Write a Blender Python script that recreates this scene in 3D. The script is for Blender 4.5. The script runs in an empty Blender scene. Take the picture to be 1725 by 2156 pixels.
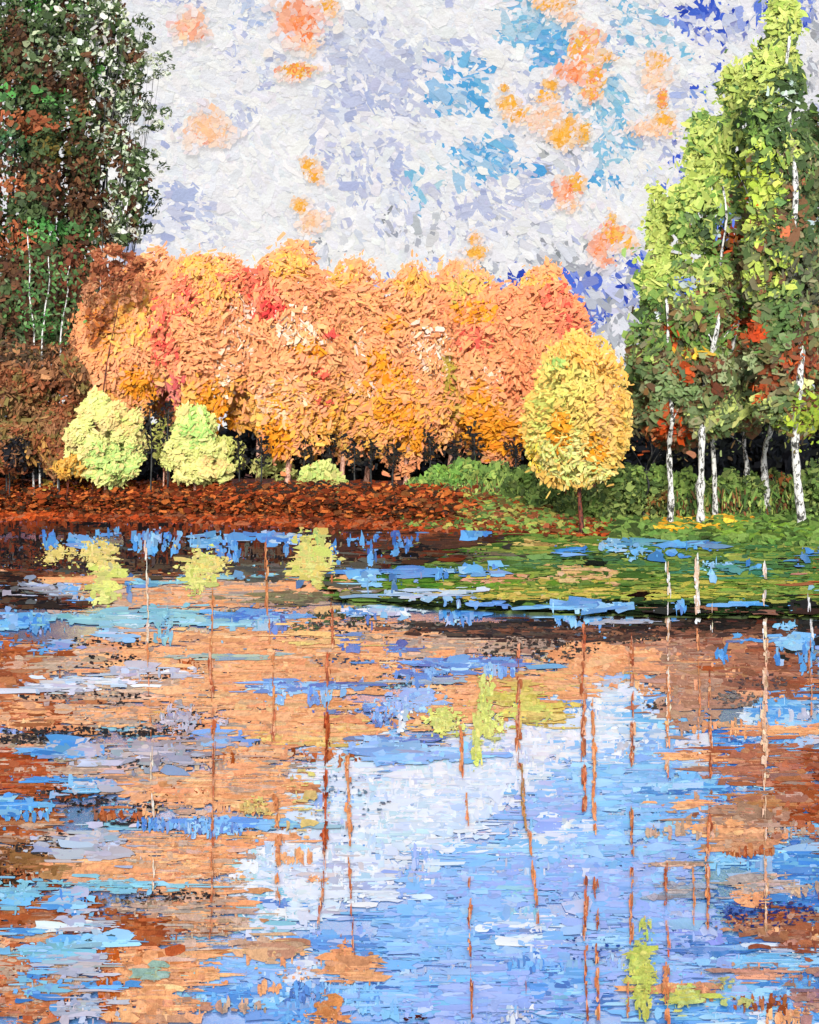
import bpy, math
import numpy as np

# ------------------------------------------------------------------ camera, light, exposure
F, CX, VH, CH = 2602.0, 862.5, 960.0, 4.0      # focal length, centre column and horizon row of the view, eye height (m)
sc = bpy.context.scene
COL = sc.collection
cam_d = bpy.data.cameras.new('camera')
cam = bpy.data.objects.new('camera', cam_d); COL.objects.link(cam)
cam.location = (0, 0, CH); cam.rotation_euler = (math.pi / 2, 0, 0)
cam_d.sensor_fit = 'VERTICAL'; cam_d.sensor_height = 24; cam_d.lens = 24 * F / 2156
cam_d.shift_y = -(1078 - VH) / 2156
cam_d.clip_end = 2000
sc.camera = cam

SUN_EL, SUN_AZ = math.radians(21), math.radians(184)       # veiled sun behind the viewer, a little to the left
world = bpy.data.worlds.new('World'); sc.world = world; world.use_nodes = True
wt = world.node_tree; wt.nodes.clear()
def wn(t, **k):
    n = wt.nodes.new(t)
    for a, b in k.items(): setattr(n, a, b)
    return n
sky_n = wn('ShaderNodeTexSky', sky_type='NISHITA', sun_disc=False, sun_elevation=SUN_EL, sun_rotation=SUN_AZ)
bg1 = wn('ShaderNodeBackground'); bg1.inputs[1].default_value = 0.12
bg2 = wn('ShaderNodeBackground'); bg2.inputs[0].default_value = (0.86, 0.88, 0.95, 1); bg2.inputs[1].default_value = 1.3
noi = wn('ShaderNodeTexNoise'); noi.inputs['Scale'].default_value = 3.0; noi.inputs['Detail'].default_value = 6
rmp = wn('ShaderNodeValToRGB'); rmp.color_ramp.elements[0].position = .35; rmp.color_ramp.elements[1].position = .5
mixw = wn('ShaderNodeMixShader'); outw = wn('ShaderNodeOutputWorld'); tcw = wn('ShaderNodeTexCoord')
wt.links.new(tcw.outputs['Generated'], noi.inputs['Vector'])
wt.links.new(noi.outputs['Fac'], rmp.inputs['Fac']); wt.links.new(rmp.outputs['Color'], mixw.inputs[0])
wt.links.new(sky_n.outputs[0], bg1.inputs[0]); wt.links.new(bg1.outputs[0], mixw.inputs[1])
wt.links.new(bg2.outputs[0], mixw.inputs[2]); wt.links.new(mixw.outputs[0], outw.inputs[0])

sun_d = bpy.data.lights.new('sun', 'SUN'); sun_d.energy = 3.3; sun_d.angle = math.radians(14); sun_d.color = (1, .97, .92)
sun = bpy.data.objects.new('sun', sun_d); COL.objects.link(sun)
sx, sy, sz = math.sin(SUN_AZ) * math.cos(SUN_EL), math.cos(SUN_AZ) * math.cos(SUN_EL), math.sin(SUN_EL)
from mathutils import Vector
sun.rotation_euler = Vector((sx, sy, sz)).to_track_quat('Z', 'Y').to_euler()
sc.view_settings.view_transform = 'Standard'; sc.view_settings.look = 'None'
sc.view_settings.exposure = 0.24; sc.view_settings.gamma = 1; sc.view_settings.use_curve_mapping = False
sc.cycles.max_bounces = 5; sc.cycles.diffuse_bounces = 2; sc.cycles.glossy_bounces = 3

rng = np.random.default_rng(11)

# ------------------------------------------------------------------ helpers
ALB = 0.92
def hx(s, k=ALB):
    s = s.lstrip('#'); c = np.array([int(s[i:i + 2], 16) / 255 for i in (0, 2, 4)])
    c = np.where(c <= .04045, c / 12.92, ((c + .055) / 1.055) ** 2.4)
    return c * k
def pal(txt, k=ALB): return np.array([hx(t, k) for t in txt.split()])
def at(u, v, Y): return np.array([(u - CX) / F * Y, Y, CH - (v - VH) / F * Y])
def on_water(u, v, z=0.0):
    u = np.asarray(u, float); v = np.asarray(v, float)
    Y = (CH - z) * F / np.maximum(v - VH, 4)
    return np.stack([(u - CX) / F * Y, Y, np.zeros_like(Y) + z], -1)
def unit(a): return a / np.maximum(np.linalg.norm(a, axis=-1, keepdims=True), 1e-9)
def vary(C, s=.10, t=.05):
    n = len(C)
    C = C * np.exp(rng.normal(0, s, (n, 1))) * np.exp(rng.normal(0, t, (n, 3)))
    return np.clip(C, .004, .86)
def pick(P, n): return P[rng.integers(0, len(P), n)]

def nnoise(x, y, seed=0, oct=3):
    r = np.random.default_rng(seed); s = 0; a = 1
    for o in range(oct):
        for _ in range(3):
            kx, ky = r.normal(0, 1, 2) * 2 ** o; s = s + a * np.sin(kx * x + ky * y + r.uniform(0, 6.28))
        a *= .6
    return s / 2.4

def link(name, me, parent=None):
    o = bpy.data.objects.new(name, me); COL.objects.link(o)
    if parent is not None: o.parent = parent
    return o
def tag(o, label=None, cat=None, group=None, kind=None):
    for k, v in (('label', label), ('category', cat), ('group', group), ('kind', kind)):
        if v: o[k] = v
    return o
def empty(name, loc): 
    o = link(name, None); o.location = tuple(loc); return o

def poly_mesh(name, V, K, C, mat, parent=None, origin=None):
    """V (n,K,3) outline points of n pieces of paint, C (n,3) or (n,K,3) their own colour; one n-gon each"""
    n = len(V); off = np.zeros(3) if origin is None else np.asarray(origin, float)
    if parent is not None: off = np.array(parent.location)
    me = bpy.data.meshes.new(name)
    me.vertices.add(n * K); me.vertices.foreach_set('co', (V - off).astype(np.float32).ravel())
    me.loops.add(n * K); me.loops.foreach_set('vertex_index', np.arange(n * K, dtype=np.int32))
    me.polygons.add(n); me.polygons.foreach_set('loop_start', np.arange(n, dtype=np.int32) * K)
    me.polygons.foreach_set('loop_total', np.full(n, K, dtype=np.int32))
    if C.ndim == 2: C = np.repeat(C[:, None, :], K, 1)
    ca = np.ones((n * K, 4), np.float32); ca[:, :3] = C.reshape(-1, 3)
    at_ = me.color_attributes.new('pigment', 'FLOAT_COLOR', 'POINT'); at_.data.foreach_set('color', ca.ravel())
    me.update(); me.materials.append(mat)
    o = link(name, me, parent)
    if parent is None and origin is not None: o.location = tuple(off)
    return o

def outline(n, K, rag=.28, tear=.35):
    """ragged knife-stroke outlines in unit square space (-1..1, -1..1)"""
    a = (np.arange(K) + rng.uniform(-.25, .25, (n, K))) / K * 2 * np.pi
    r = 1 + rng.normal(0, rag, (n, K)); r = np.clip(r, .45, 1.5)
    ex = .62
    x = np.sign(np.cos(a)) * np.abs(np.cos(a)) ** ex * r; y = np.sign(np.sin(a)) * np.abs(np.sin(a)) ** ex * r
    return x, y

def dabs(P, N, L, W, ang=None, K=8, rag=.17, relief=.07, D=None):
    """pieces of paint / leaves at P facing N, half-length L and half-width W"""
    n = len(P); N = unit(N)
    up = np.tile(np.array([0, 0, 1.0]), (n, 1)); T = np.cross(up, N)
    bad = np.linalg.norm(T, axis=1) < 1e-3; T[bad] = (1, 0, 0); T = unit(T); B = np.cross(N, T)
    if ang is None: ang = rng.uniform(0, np.pi, n)
    ca, sa = np.cos(ang)[:, None], np.sin(ang)[:, None]
    E1, E2 = T * ca + B * sa, -T * sa + B * ca
    x, y = outline(n, K, rag)
    L = np.broadcast_to(L, n)[:, None]; W = np.broadcast_to(W, n)[:, None]
    z = rng.normal(0, 1, (n, K)) * relief * W
    return P[:, None, :] + E1[:, None, :] * (x * L)[..., None] + E2[:, None, :] * (y * W)[..., None] + N[:, None, :] * z[..., None]
def vcol(C, K, s=.05):
    return np.clip(C[:, None, :] * np.exp(rng.normal(0, s, (len(C), K, 1))), .003, .88)

def patches(P, C, plist, Y0, soft=.35):
    """repaint pieces that lie within an ellipse (centre, radii given as seen at depth Y0) on their tree"""
    u = CX + P[:, 0] * F / Y0; v = VH + (CH - P[:, 2]) * F / Y0
    for (pu, pv, ru, rv, cols, st) in plist:
        d = np.hypot((u - pu) / ru, (v - pv) / rv) + rng.normal(0, soft * .5, len(P))
        m = (d < 1) & (rng.random(len(P)) < st)
        if m.any():
            f = np.clip(rng.uniform(.6, 1.7, (int(m.sum()), 1)), 0, 1)
            C[m] = C[m] * (1 - f) + vary(pick(pal(cols), int(m.sum())), .06, .04) * f
    return C

# ------------------------------------------------------------------ materials
def new_mat(name):
    m = bpy.data.materials.new(name); m.use_nodes = True
    t = m.node_tree; b = t.nodes['Principled BSDF']; return m, t, b
def paint_mat(name, rough=.55, spec=.12, emit=0.0, bump=.35, bscale=60, transl=0.0, streak=None, grain=.10, base=1.0):
    m, t, b = new_mat(name); N, Lk = t.nodes, t.links
    a = N.new('ShaderNodeAttribute'); a.attribute_name = 'pigment'
    tc = N.new('ShaderNodeTexCoord'); n = N.new('ShaderNodeTexNoise'); n.inputs['Scale'].default_value = bscale
    n.inputs['Detail'].default_value = 4; n.inputs['Roughness'].default_value = .65
    if streak:
        mp = N.new('ShaderNodeMapping'); mp.inputs['Scale'].default_value = streak
        Lk.new(tc.outputs['Object'], mp.inputs[0]); Lk.new(mp.outputs[0], n.inputs['Vector'])
    else: Lk.new(tc.outputs['Object'], n.inputs['Vector'])
    mr = N.new('ShaderNodeMapRange'); mr.inputs[1].default_value = .25; mr.inputs[2].default_value = .75
    mr.inputs[3].default_value = 1 - grain * 1.6; mr.inputs[4].default_value = 1 + grain
    Lk.new(n.outputs['Fac'], mr.inputs[0])
    mu = N.new('ShaderNodeVectorMath'); mu.operation = 'SCALE'
    Lk.new(a.outputs['Color'], mu.inputs[0]); Lk.new(mr.outputs[0], mu.inputs['Scale'])
    mb = N.new('ShaderNodeVectorMath'); mb.operation = 'SCALE'; mb.inputs['Scale'].default_value = base
    Lk.new(mu.outputs[0], mb.inputs[0]); Lk.new(mb.outputs[0], b.inputs['Base Color'])
    b.inputs['Roughness'].default_value = rough; b.inputs['Specular IOR Level'].default_value = spec
    bm = N.new('ShaderNodeBump'); bm.inputs['Strength'].default_value = bump; bm.inputs['Distance'].default_value = .6 / bscale * 3
    Lk.new(n.outputs['Fac'], bm.inputs['Height']); Lk.new(bm.outputs[0], b.inputs['Normal'])
    if transl:
        tr = N.new('ShaderNodeBsdfTranslucent'); Lk.new(mu.outputs[0], tr.inputs['Color']); ms = N.new('ShaderNodeMixShader'); ms.inputs[0].default_value = transl
        Lk.new(b.outputs[0], ms.inputs[1]); Lk.new(tr.outputs[0], ms.inputs[2]); Lk.new(ms.outputs[0], N['Material Output'].inputs[0])
    m.cycles.emission_sampling = 'NONE'
    if emit:
        Lk.new(mu.outputs[0], b.inputs['Emission Color']); b.inputs['Emission Strength'].default_value = emit
    return m
M_LEAF = paint_mat('leaf_paint', bscale=7, bump=.2, transl=.14, grain=.08)
M_FINE = paint_mat('fine_leaf_paint', bscale=14, bump=.4, transl=.12)
M_SKY = paint_mat('sky_paint', rough=.9, spec=0, emit=.75, bscale=.22, bump=.3, grain=.05, base=.36)
M_CLOUD = paint_mat('cloud_paint', rough=.9, spec=0, emit=.80, bscale=.22, bump=.25, grain=.05, base=.36)
M_GROUND = paint_mat('ground_paint', rough=.95, spec=0, bscale=7, bump=.6, grain=.25)
M_REFL = paint_mat('water_reflection_paint', rough=.9, spec=0, bscale=5, bump=.3, streak=(3, .6, 1), grain=.18)  # for dabs that paint tree, bank and trunk reflections on the lake

def ripple_refl_mat():  # pigment holds water blue plus painted sky reflection
    m, t, b = new_mat('ripple_reflection_paint'); N, Lk = t.nodes, t.links
    a = N.new('ShaderNodeAttribute'); a.attribute_name = 'pigment'
    tc = N.new('ShaderNodeTexCoord'); mp = N.new('ShaderNodeMapping'); mp.inputs['Scale'].default_value = (2.2, .35, 1)
    n = N.new('ShaderNodeTexNoise'); n.inputs['Scale'].default_value = 2.2; n.inputs['Detail'].default_value = 5
    Lk.new(tc.outputs['Object'], mp.inputs[0]); Lk.new(mp.outputs[0], n.inputs['Vector'])
    bm = N.new('ShaderNodeBump'); bm.inputs['Strength'].default_value = .12; bm.inputs['Distance'].default_value = .1
    Lk.new(n.outputs['Fac'], bm.inputs['Height'])
    d = N.new('ShaderNodeBsdfDiffuse'); g = N.new('ShaderNodeBsdfGlossy'); g.inputs['Roughness'].default_value = .12
    g.inputs['Color'].default_value = (.86, .9, .95, 1)
    Lk.new(a.outputs['Color'], d.inputs['Color']); Lk.new(bm.outputs[0], g.inputs['Normal'])
    mx = N.new('ShaderNodeMixShader'); mx.inputs[0].default_value = .15
    Lk.new(d.outputs[0], mx.inputs[1]); Lk.new(g.outputs[0], mx.inputs[2])
    Lk.new(mx.outputs[0], N['Material Output'].inputs[0]); N.remove(b)
    return m
M_RIP_REFL = ripple_refl_mat()

def water_mat():
    m, t, b = new_mat('lake_water'); N, Lk = t.nodes, t.links
    N.remove(b)
    tc = N.new('ShaderNodeTexCoord')
    def noise(scale, sc_, det=5, rough=.6):
        mp = N.new('ShaderNodeMapping'); mp.inputs['Scale'].default_value = scale
        n = N.new('ShaderNodeTexNoise'); n.inputs['Scale'].default_value = sc_; n.inputs['Detail'].default_value = det
        n.inputs['Roughness'].default_value = rough
        Lk.new(tc.outputs['Object'], mp.inputs[0]); Lk.new(mp.outputs[0], n.inputs['Vector']); return n
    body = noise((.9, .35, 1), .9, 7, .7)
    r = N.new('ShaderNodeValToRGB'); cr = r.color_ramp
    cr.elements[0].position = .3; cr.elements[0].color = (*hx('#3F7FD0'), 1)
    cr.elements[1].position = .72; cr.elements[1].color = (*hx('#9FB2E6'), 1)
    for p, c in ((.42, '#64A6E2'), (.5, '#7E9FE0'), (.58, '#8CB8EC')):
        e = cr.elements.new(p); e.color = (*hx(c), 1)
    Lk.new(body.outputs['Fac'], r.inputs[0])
    rip = noise((1.6, .9, 1), 1.3, 6, .65)
    bm = N.new('ShaderNodeBump'); bm.inputs['Strength'].default_value = .10; bm.inputs['Distance'].default_value = .25
    Lk.new(rip.outputs['Fac'], bm.inputs['Height'])
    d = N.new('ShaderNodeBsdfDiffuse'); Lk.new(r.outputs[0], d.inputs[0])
    g = N.new('ShaderNodeBsdfGlossy'); g.inputs['Roughness'].default_value = .10; g.inputs['Color'].default_value = (.93, .95, .98, 1)
    Lk.new(bm.outputs[0], g.inputs['Normal'])
    fr = N.new('ShaderNodeLayerWeight'); fr.inputs[0].default_value = .5
    mr = N.new('ShaderNodeMapRange'); mr.inputs[1].default_value = .55; mr.inputs[2].default_value = .97
    mr.inputs[3].default_value = .38; mr.inputs[4].default_value = .95
    Lk.new(fr.outputs['Facing'], mr.inputs[0])
    mx = N.new('ShaderNodeMixShader'); Lk.new(mr.outputs[0], mx.inputs[0])
    Lk.new(d.outputs[0], mx.inputs[1]); Lk.new(g.outputs[0], mx.inputs[2]); Lk.new(mx.outputs[0], N['Material Output'].inputs[0])
    return m
M_WATER = water_mat()

def bark_mat(name, light, dark, thr=.5, scale=(1, 1, .35), s=9):
    m, t, b = new_mat(name); N, Lk = t.nodes, t.links
    tc = N.new('ShaderNodeTexCoord'); mp = N.new('ShaderNodeMapping'); mp.inputs['Scale'].default_value = scale
    n = N.new('ShaderNodeTexNoise'); n.inputs['Scale'].default_value = s; n.inputs['Detail'].default_value = 5; n.inputs['Roughness'].default_value = .7
    Lk.new(tc.outputs['Object'], mp.inputs[0]); Lk.new(mp.outputs[0], n.inputs['Vector'])
    r = N.new('ShaderNodeValToRGB'); e = r.color_ramp.elements
    e[0].position = thr - .04; e[0].color = (*dark, 1); e[1].position = thr + .04; e[1].color = (*light, 1)
    Lk.new(n.outputs['Fac'], r.inputs[0]); Lk.new(r.outputs[0], b.inputs['Base Color'])
    b.inputs['Roughness'].default_value = .7
    bm = N.new('ShaderNodeBump'); bm.inputs['Strength'].default_value = .6; bm.inputs['Distance'].default_value = .03
    Lk.new(n.outputs['Fac'], bm.inputs['Height']); Lk.new(bm.outputs[0], b.inputs['Normal'])
    return m
M_BIRCH = bark_mat('birch_bark', hx('#E6E4DC'), hx('#34342E'), .48, (1, 1, .5), 6)
M_PINK = bark_mat('pink_bark', hx('#E8B49A'), hx('#8A4A30'), .47)
M_BROWN = bark_mat('brown_bark', hx('#7A3420'), hx('#2A0E0A'), .5)
M_DARK = bark_mat('dark_bark', hx('#3A3A36'), hx('#14161A'), .5)

# ------------------------------------------------------------------ sky backdrop (knife strokes of pale cloud and blue)
SR = 330.0
def sky_pt(u, v, r=SR):
    d = np.stack([(np.asarray(u) - CX) / F, np.ones(np.shape(u)), (VH - np.asarray(v)) / F], -1)
    return unit(d) * np.asarray(r)[..., None] + np.array([0, 0, CH])
WHITE = '#ECECEE #E7E8EC #F0F0EE #E2E4EA #EDEDEC'
LAV = '#B9C0DC #AEB8DA #C3C8E0 #C9CEE2'
TURQ = '#8FC3DA #7FBEDD #9CCBDD #74B4DC'
SKYB = '#62B0DE #56A6DA #78B8E0 #6AA9DC'
GREY = '#9FA3AC #AEB2BC #8F9499 #B9BCC6'
COB = '#3E5CC8 #4A6AD2 #2F49B4 #5C7AD8 #7C92DC'
SKYP = [
 (1100,500,110,60,LAV+' '+GREY,.3),(1010,450,80,70,LAV,.25),(1290,640,60,60,GREY+' '+LAV,.5),(1230,330,50,60,LAV,.4),(820,440,110,60,LAV,.25),(1380,60,60,50,LAV+' '+TURQ,.35),
 (740,100,85,75,LAV,.8),(715,215,55,60,LAV,.8),(790,150,60,50,LAV,.6),(760,330,95,50,LAV,.45),(860,190,60,90,LAV,.4),(930,120,90,40,LAV,.5),
 (530,30,28,45,'#A8BADF #B9C6E2',.7),(490,120,50,25,LAV,.35),(500,250,50,40,LAV,.35),(340,260,30,30,LAV,.4),
 (1150,170,60,60,LAV,.6),(1120,390,60,60,LAV,.6),(1180,300,50,50,GREY,.45),(870,470,55,50,GREY,.35),(690,520,60,30,GREY,.3),(450,480,40,60,LAV,.25),
 (1040,560,70,30,GREY,.3),(1180,560,60,28,GREY,.9),(1240,620,50,40,GREY,.8),(1310,690,32,75,GREY,.9),(1330,600,30,40,GREY,.5),(1250,540,40,25,GREY,.6),
 (965,185,66,66,SKYB,.8),(950,110,18,30,SKYB,.7),(1000,140,30,30,SKYB,.4),(1025,325,78,42,SKYB,1),(1045,375,22,16,SKYB,.9),(935,365,40,25,TURQ,.5),(960,230,30,14,TURQ,.6),(885,410,30,30,TURQ,.4),
 (1125,50,70,58,TURQ,1),(1160,108,52,46,SKYB,1),(1210,120,40,45,TURQ,.5),(1270,210,55,50,TURQ,.8),(1290,280,40,60,TURQ,.8),(1200,240,40,20,TURQ,.7),(1270,330,25,25,TURQ,.6),(1280,385,36,22,SKYB,.8),(1260,400,20,16,SKYB,.6),(1400,90,60,18,TURQ,.4),(1310,80,40,18,TURQ,.4),(1320,30,40,25,TURQ,.4),
 (1450,35,45,32,COB,.75),(1510,20,35,25,COB,.6),(1550,45,22,30,COB,.85),(1490,65,35,25,COB,.55),(1590,55,32,22,COB,.75),(1500,85,18,12,COB,.7),(1530,75,30,30,LAV,.5),(1485,120,60,18,COB,.3),(1620,0,60,10,COB,.5),(1705,10,25,25,COB,.7),(1715,120,10,200,GREY,.5),
 (1510,175,40,22,COB,.5),(1545,205,28,40,COB,.75),(1460,215,22,35,'#4C7FD0 #5A86D8',.6),(1430,330,18,14,COB,.85),(1425,290,30,18,COB,.4),(1440,240,30,60,LAV,.5),(1375,375,14,14,SKYB,.8),(1430,400,16,30,COB,.6),(1440,370,14,30,COB,.5),
 (930,565,38,20,COB,.45),(960,580,20,14,COB,.6),(790,600,16,20,COB,.6),(820,590,12,20,COB,.4),(915,615,16,30,COB,.75),(1060,590,40,18,COB,.6),(1080,610,20,15,COB,.5),(690,575,20,15,COB,.4),
 (1205,600,28,22,COB,.8),(1225,640,34,34,COB,.65),(1245,670,34,26,COB,.8),(1290,610,50,40,'#DADCE6 #5C7AD8 #4A6AD2',.6),(1340,590,26,80,COB,.55),(1350,550,25,25,COB,.5),(1300,560,35,25,COB,.3),(1265,720,40,30,GREY,.6),(1410,650,40,60,GREY,.5),
]
def make_sky():
    n1, n2, n3 = 9000, 60000, 9000
    u = np.concatenate([rng.uniform(-1500, 3200, n1), rng.uniform(-30, 1760, n2), rng.uniform(-1500, 3200, n3)])
    v = np.concatenate([rng.uniform(-2600, 1000, n1), rng.uniform(-60, 760, n2), rng.uniform(-900, 0, n3)])
    n = len(u)
    nz = nnoise(u / 260, v / 170, 3); nz2 = nnoise(u / 90, v / 90, 8)
    C = pick(pal(WHITE), n)
    m = (nz2 > .7) & (rng.random(n) < .4); C[m] = pick(pal(LAV), m.sum())
    up = v < -10                                     # above the frame: more open blue between the clouds
    m = up & (nz + .5 * nz2 + np.clip(-v / 500, 0, 1) * .9 > .15) & (rng.random(n) < .8); C[m] = pick(pal(SKYB + ' ' + LAV + ' #8FB4EA #7FA6E8'), m.sum())
    ju = u + 14 * nnoise(u / 22, v / 22, 5); jv = v + 12 * nnoise(u / 22, v / 22, 6)
    for (pu, pv, ru, rv, cols, st) in SKYP:
        d = np.hypot((ju - pu) / ru, (jv - pv) / rv) + rng.normal(0, .14, n)
        m = (d < 1.12) & (rng.random(n) < st * np.where(d > .8, .55, 1)) & (np.arange(n) >= n1) 
        if m.any():
            f = np.clip(rng.uniform(.3, 1.35, (int(m.sum()), 1)), 0, 1); C[m] = C[m] * (1 - f) + pick(pal(cols), int(m.sum())) * f
    m = (np.arange(n) >= n1) & (rng.random(n) < .10); C[m] = C[m] * .35 + pick(pal('#F2F2F2 #EEEEF2 #E8ECF4'), m.sum()) * .65
    C = vary(C, .022, .012) * .78
    d = rng.gamma(2.0, 1.0, n)
    size = np.concatenate([rng.uniform(40, 90, n1), np.clip(1.8 + 4.6 * d[n1:n1 + n2], 2, 30), rng.uniform(20, 50, n3)])
    P = sky_pt(u, v, SR - np.where((np.arange(n) >= n1) & (np.arange(n) < n1 + n2), rng.uniform(2.2, 3.6, n), rng.uniform(0, 1.6, n))); sc_ = np.linalg.norm(P - [0, 0, CH], axis=1) / F
    sc_ = sc_ * np.sqrt(1 + ((u - CX) / F) ** 2 + ((v - VH) / F) ** 2) ** -1
    L = size * sc_; W = L * rng.uniform(.2, .6, n)
    N = unit(np.array([0, 0, CH]) - P) + rng.normal(0, .07, (n, 3))
    ang = np.where(rng.random(n) < .6, rng.normal(-.7, .35, n) + .5 * nz, rng.uniform(0, np.pi, n))
    V = dabs(P, N, L, W, ang, K=11, rag=.13, relief=.03)
    o = poly_mesh('sky', V, 11, vcol(C, 11, .015), M_SKY); o['kind'] = 'structure'
    # smooth canvas of pale sky right behind the strokes
    g = 24; uu = np.linspace(-3000, 4800, g); vv = np.linspace(-4200, 1030, g)
    U, Vv = np.meshgrid(uu, vv); Q = sky_pt(U.ravel(), Vv.ravel(), np.full(g * g, SR + 3))
    me = bpy.data.meshes.new('sky_backdrop'); fs = [(i * g + j, i * g + j + 1, (i + 1) * g + j + 1, (i + 1) * g + j) for i in range(g - 1) for j in range(g - 1)]
    me.from_pydata(Q.tolist(), [], fs); ca = np.ones((g * g, 4), np.float32); ca[:, :3] = hx('#D3D8E8', .65)
    a = me.color_attributes.new('pigment', 'FLOAT_COLOR', 'POINT'); a.data.foreach_set('color', ca.ravel()); me.materials.append(M_SKY)
    b = link('sky_backdrop', me); b['kind'] = 'structure'
make_sky()

SALM = '#F0A585 #EE9A78 #F2B090 #EFB79A'; PEA = '#F2C7A6 #F0CDB2 #EED2BE #F3BE94'; GOLD = '#F0B450 #EFA93A #F2BC66 #E8A848'; COR = '#F0925C #EE8350 #F2A070'
CL = [
 ('salmon cloud with a white rim, highest in the sky left of centre', [(630,45,42,42,SALM+' '+COR,150),(690,15,22,18,GOLD+' '+PEA,30),(650,95,22,18,PEA,30)]),
 ('small flat orange cloud below the salmon cloud', [(625,150,36,16,COR+' '+GOLD,60),(612,165,24,8,PEA,20)]),
 ('pale peach smudge of cloud beside the top of the dark left tree', [(402,55,30,30,PEA+' '+SALM,60)]),
 ('faint peach cloud hanging in white sky right of the dark left tree', [(440,270,42,36,PEA,90),(425,290,22,14,SALM,25)]),
 ('small golden cloud, upper of the pair over the orange trees', [(650,348,14,16,GOLD,40),(665,368,16,20,GOLD+' '+PEA,40)]),
 ('small golden cloud with a peach tail, lower of the pair over the orange trees', [(632,432,15,15,GOLD,45),(655,465,26,24,PEA+' #F2C79A',60)]),
 ('peach gold cloud cut by the top edge above turquoise sky', [(1165,8,40,16,GOLD+' '+PEA,80),(1195,35,20,12,PEA,30)]),
 ('large peach and gold cloud right of the turquoise sky patch', [(1232,100,30,38,COR+' '+GOLD+' '+PEA,110),(1212,150,34,24,SALM+' '+COR,90),(1252,160,22,24,GOLD+' '+COR,60),(1245,195,18,20,COR+' '+GOLD,50),(1275,120,26,12,GOLD+' '+PEA,30)]),
 ('little gold fleck of cloud over the lavender gap', [(1160,178,14,12,GOLD,40),(1150,205,22,12,GOLD+' '+PEA,35),(1165,235,22,18,PEA,30)]),
 ('gold fleck of cloud beside the round white cloud puff', [(1072,218,22,16,GOLD,60),(1090,240,26,16,PEA+' '+GOLD,45),(1062,185,10,8,GOLD,14)]),
 ('bright gold cloud in the middle of the right sky', [(1185,285,30,22,GOLD,110),(1198,265,18,18,GOLD,50),(1228,280,14,26,GOLD+' #C8B48A',40),(1140,255,34,20,PEA,50)]),
 ('tall thin orange cloud streak left of the lime birch tops', [(1382,130,26,20,PEA+' '+GOLD,60),(1378,165,24,24,PEA,50),(1395,210,10,28,GOLD+' '+COR,60)]),
 ('gold cloud blot at the foot of the thin orange streak', [(1400,252,20,14,GOLD,60),(1375,270,50,18,PEA,60)]),
 ('coral cloud with a gold side, low in the right sky', [(1190,402,20,26,COR+' '+SALM,90),(1210,388,18,18,GOLD,50),(1200,430,24,14,PEA,30)]),
 ('big coral and gold cloud just left of the lime tree', [(1265,520,22,30,COR+' '+SALM,110),(1290,495,24,26,GOLD+' '+COR,80),(1290,468,10,18,GOLD,30),(1318,510,22,20,GOLD+' '+PEA,40),(1275,550,22,10,SALM,25)]),
 ('golden cloud wisp resting just above the orange tree tops', [(1003,532,20,14,GOLD,60),(1000,502,12,12,GOLD+' '+PEA,25),(975,555,26,12,PEA,25)]),
]
for lab, parts in CL:
    us, vs, Cs, Ls = [], [], [], []
    for (pu, pv, ru, rv, cols, n) in parts:
        n = int(n * 3.4); a = rng.uniform(0, 6.283, n); r = rng.random(n) ** .62 * (1 + .25 * np.sin(3 * a + pu) + .15 * np.sin(7 * a + pv)) * np.exp(rng.normal(0, .26, n)) * 1.1 
        us.append(pu + ru * r * np.cos(a)); vs.append(pv + rv * r * np.sin(a))
        c = pick(pal(cols), n); f = np.clip((r - .6) * 1.1 + rng.normal(0, .3, n), 0, .95)[:, None]; c = c * (1 - f) + pick(pal('#E9E2DE #E4DDDC #EAE0DA #E2E3EA'), n) * f; Cs.append(c)
        Ls.append(rng.uniform(.08, .3, n) * min(ru, rv) + 1.5)
    u = np.concatenate(us); v = np.concatenate(vs); C = vary(np.concatenate(Cs), .035, .02) * .80; L = np.concatenate(Ls); n = len(u)
    P = sky_pt(u, v, SR - 4.1 - rng.uniform(0, 1.2, n)); s = SR / F
    N = unit(np.array([0, 0, CH]) - P) + rng.normal(0, .1, (n, 3))
    o = sky_pt(parts[0][0], parts[0][1], SR - 5)
    ob = poly_mesh('cloud', dabs(P, N, L * s, L * s * rng.uniform(.35, .8, n), rng.normal(.7, .6, n), K=8), 8, vcol(C, 8, .03), M_CLOUD, origin=o)
    tag(ob, lab, 'cloud', 'peach and gold clouds')

# ------------------------------------------------------------------ terrain and water
SH_U = np.array([-900, 0, 400, 700, 860, 1000, 1250, 1500, 1725, 2700])
SH_V = np.array([1096, 1096, 1102, 1112, 1118, 1124, 1134, 1146, 1156, 1170])
def shore_v(u): return np.interp(u, SH_U, SH_V)
def ground_z(X, Y):
    u = CX + X / Y * F; Ys = CH * F / (shore_v(u) - VH)
    t = (Y - Ys)
    return np.where(t < 0, np.maximum(t * .25, -.8), 2.3 * (1 - np.exp(-np.maximum(t, 0) / np.interp(u, [0, 1150, 1350, 3000], [9, 9, 34, 34])))) + .03 * nnoise(X / 2, Y / 2, 4)
def grid_obj(name, xs, ys, zf, mat, kind='structure'):
    X, Y = np.meshgrid(xs, ys); Z = zf(X, Y); nx, ny = len(xs), len(ys)
    me = bpy.data.meshes.new(name)
    fs = [(i * nx + j, i * nx + j + 1, (i + 1) * nx + j + 1, (i + 1) * nx + j) for i in range(ny - 1) for j in range(nx - 1)]
    me.from_pydata(np.stack([X.ravel(), Y.ravel(), Z.ravel()], 1).tolist(), [], fs); me.materials.append(mat)
    me.shade_smooth(); o = link(name, me); o['kind'] = kind; return o
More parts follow.
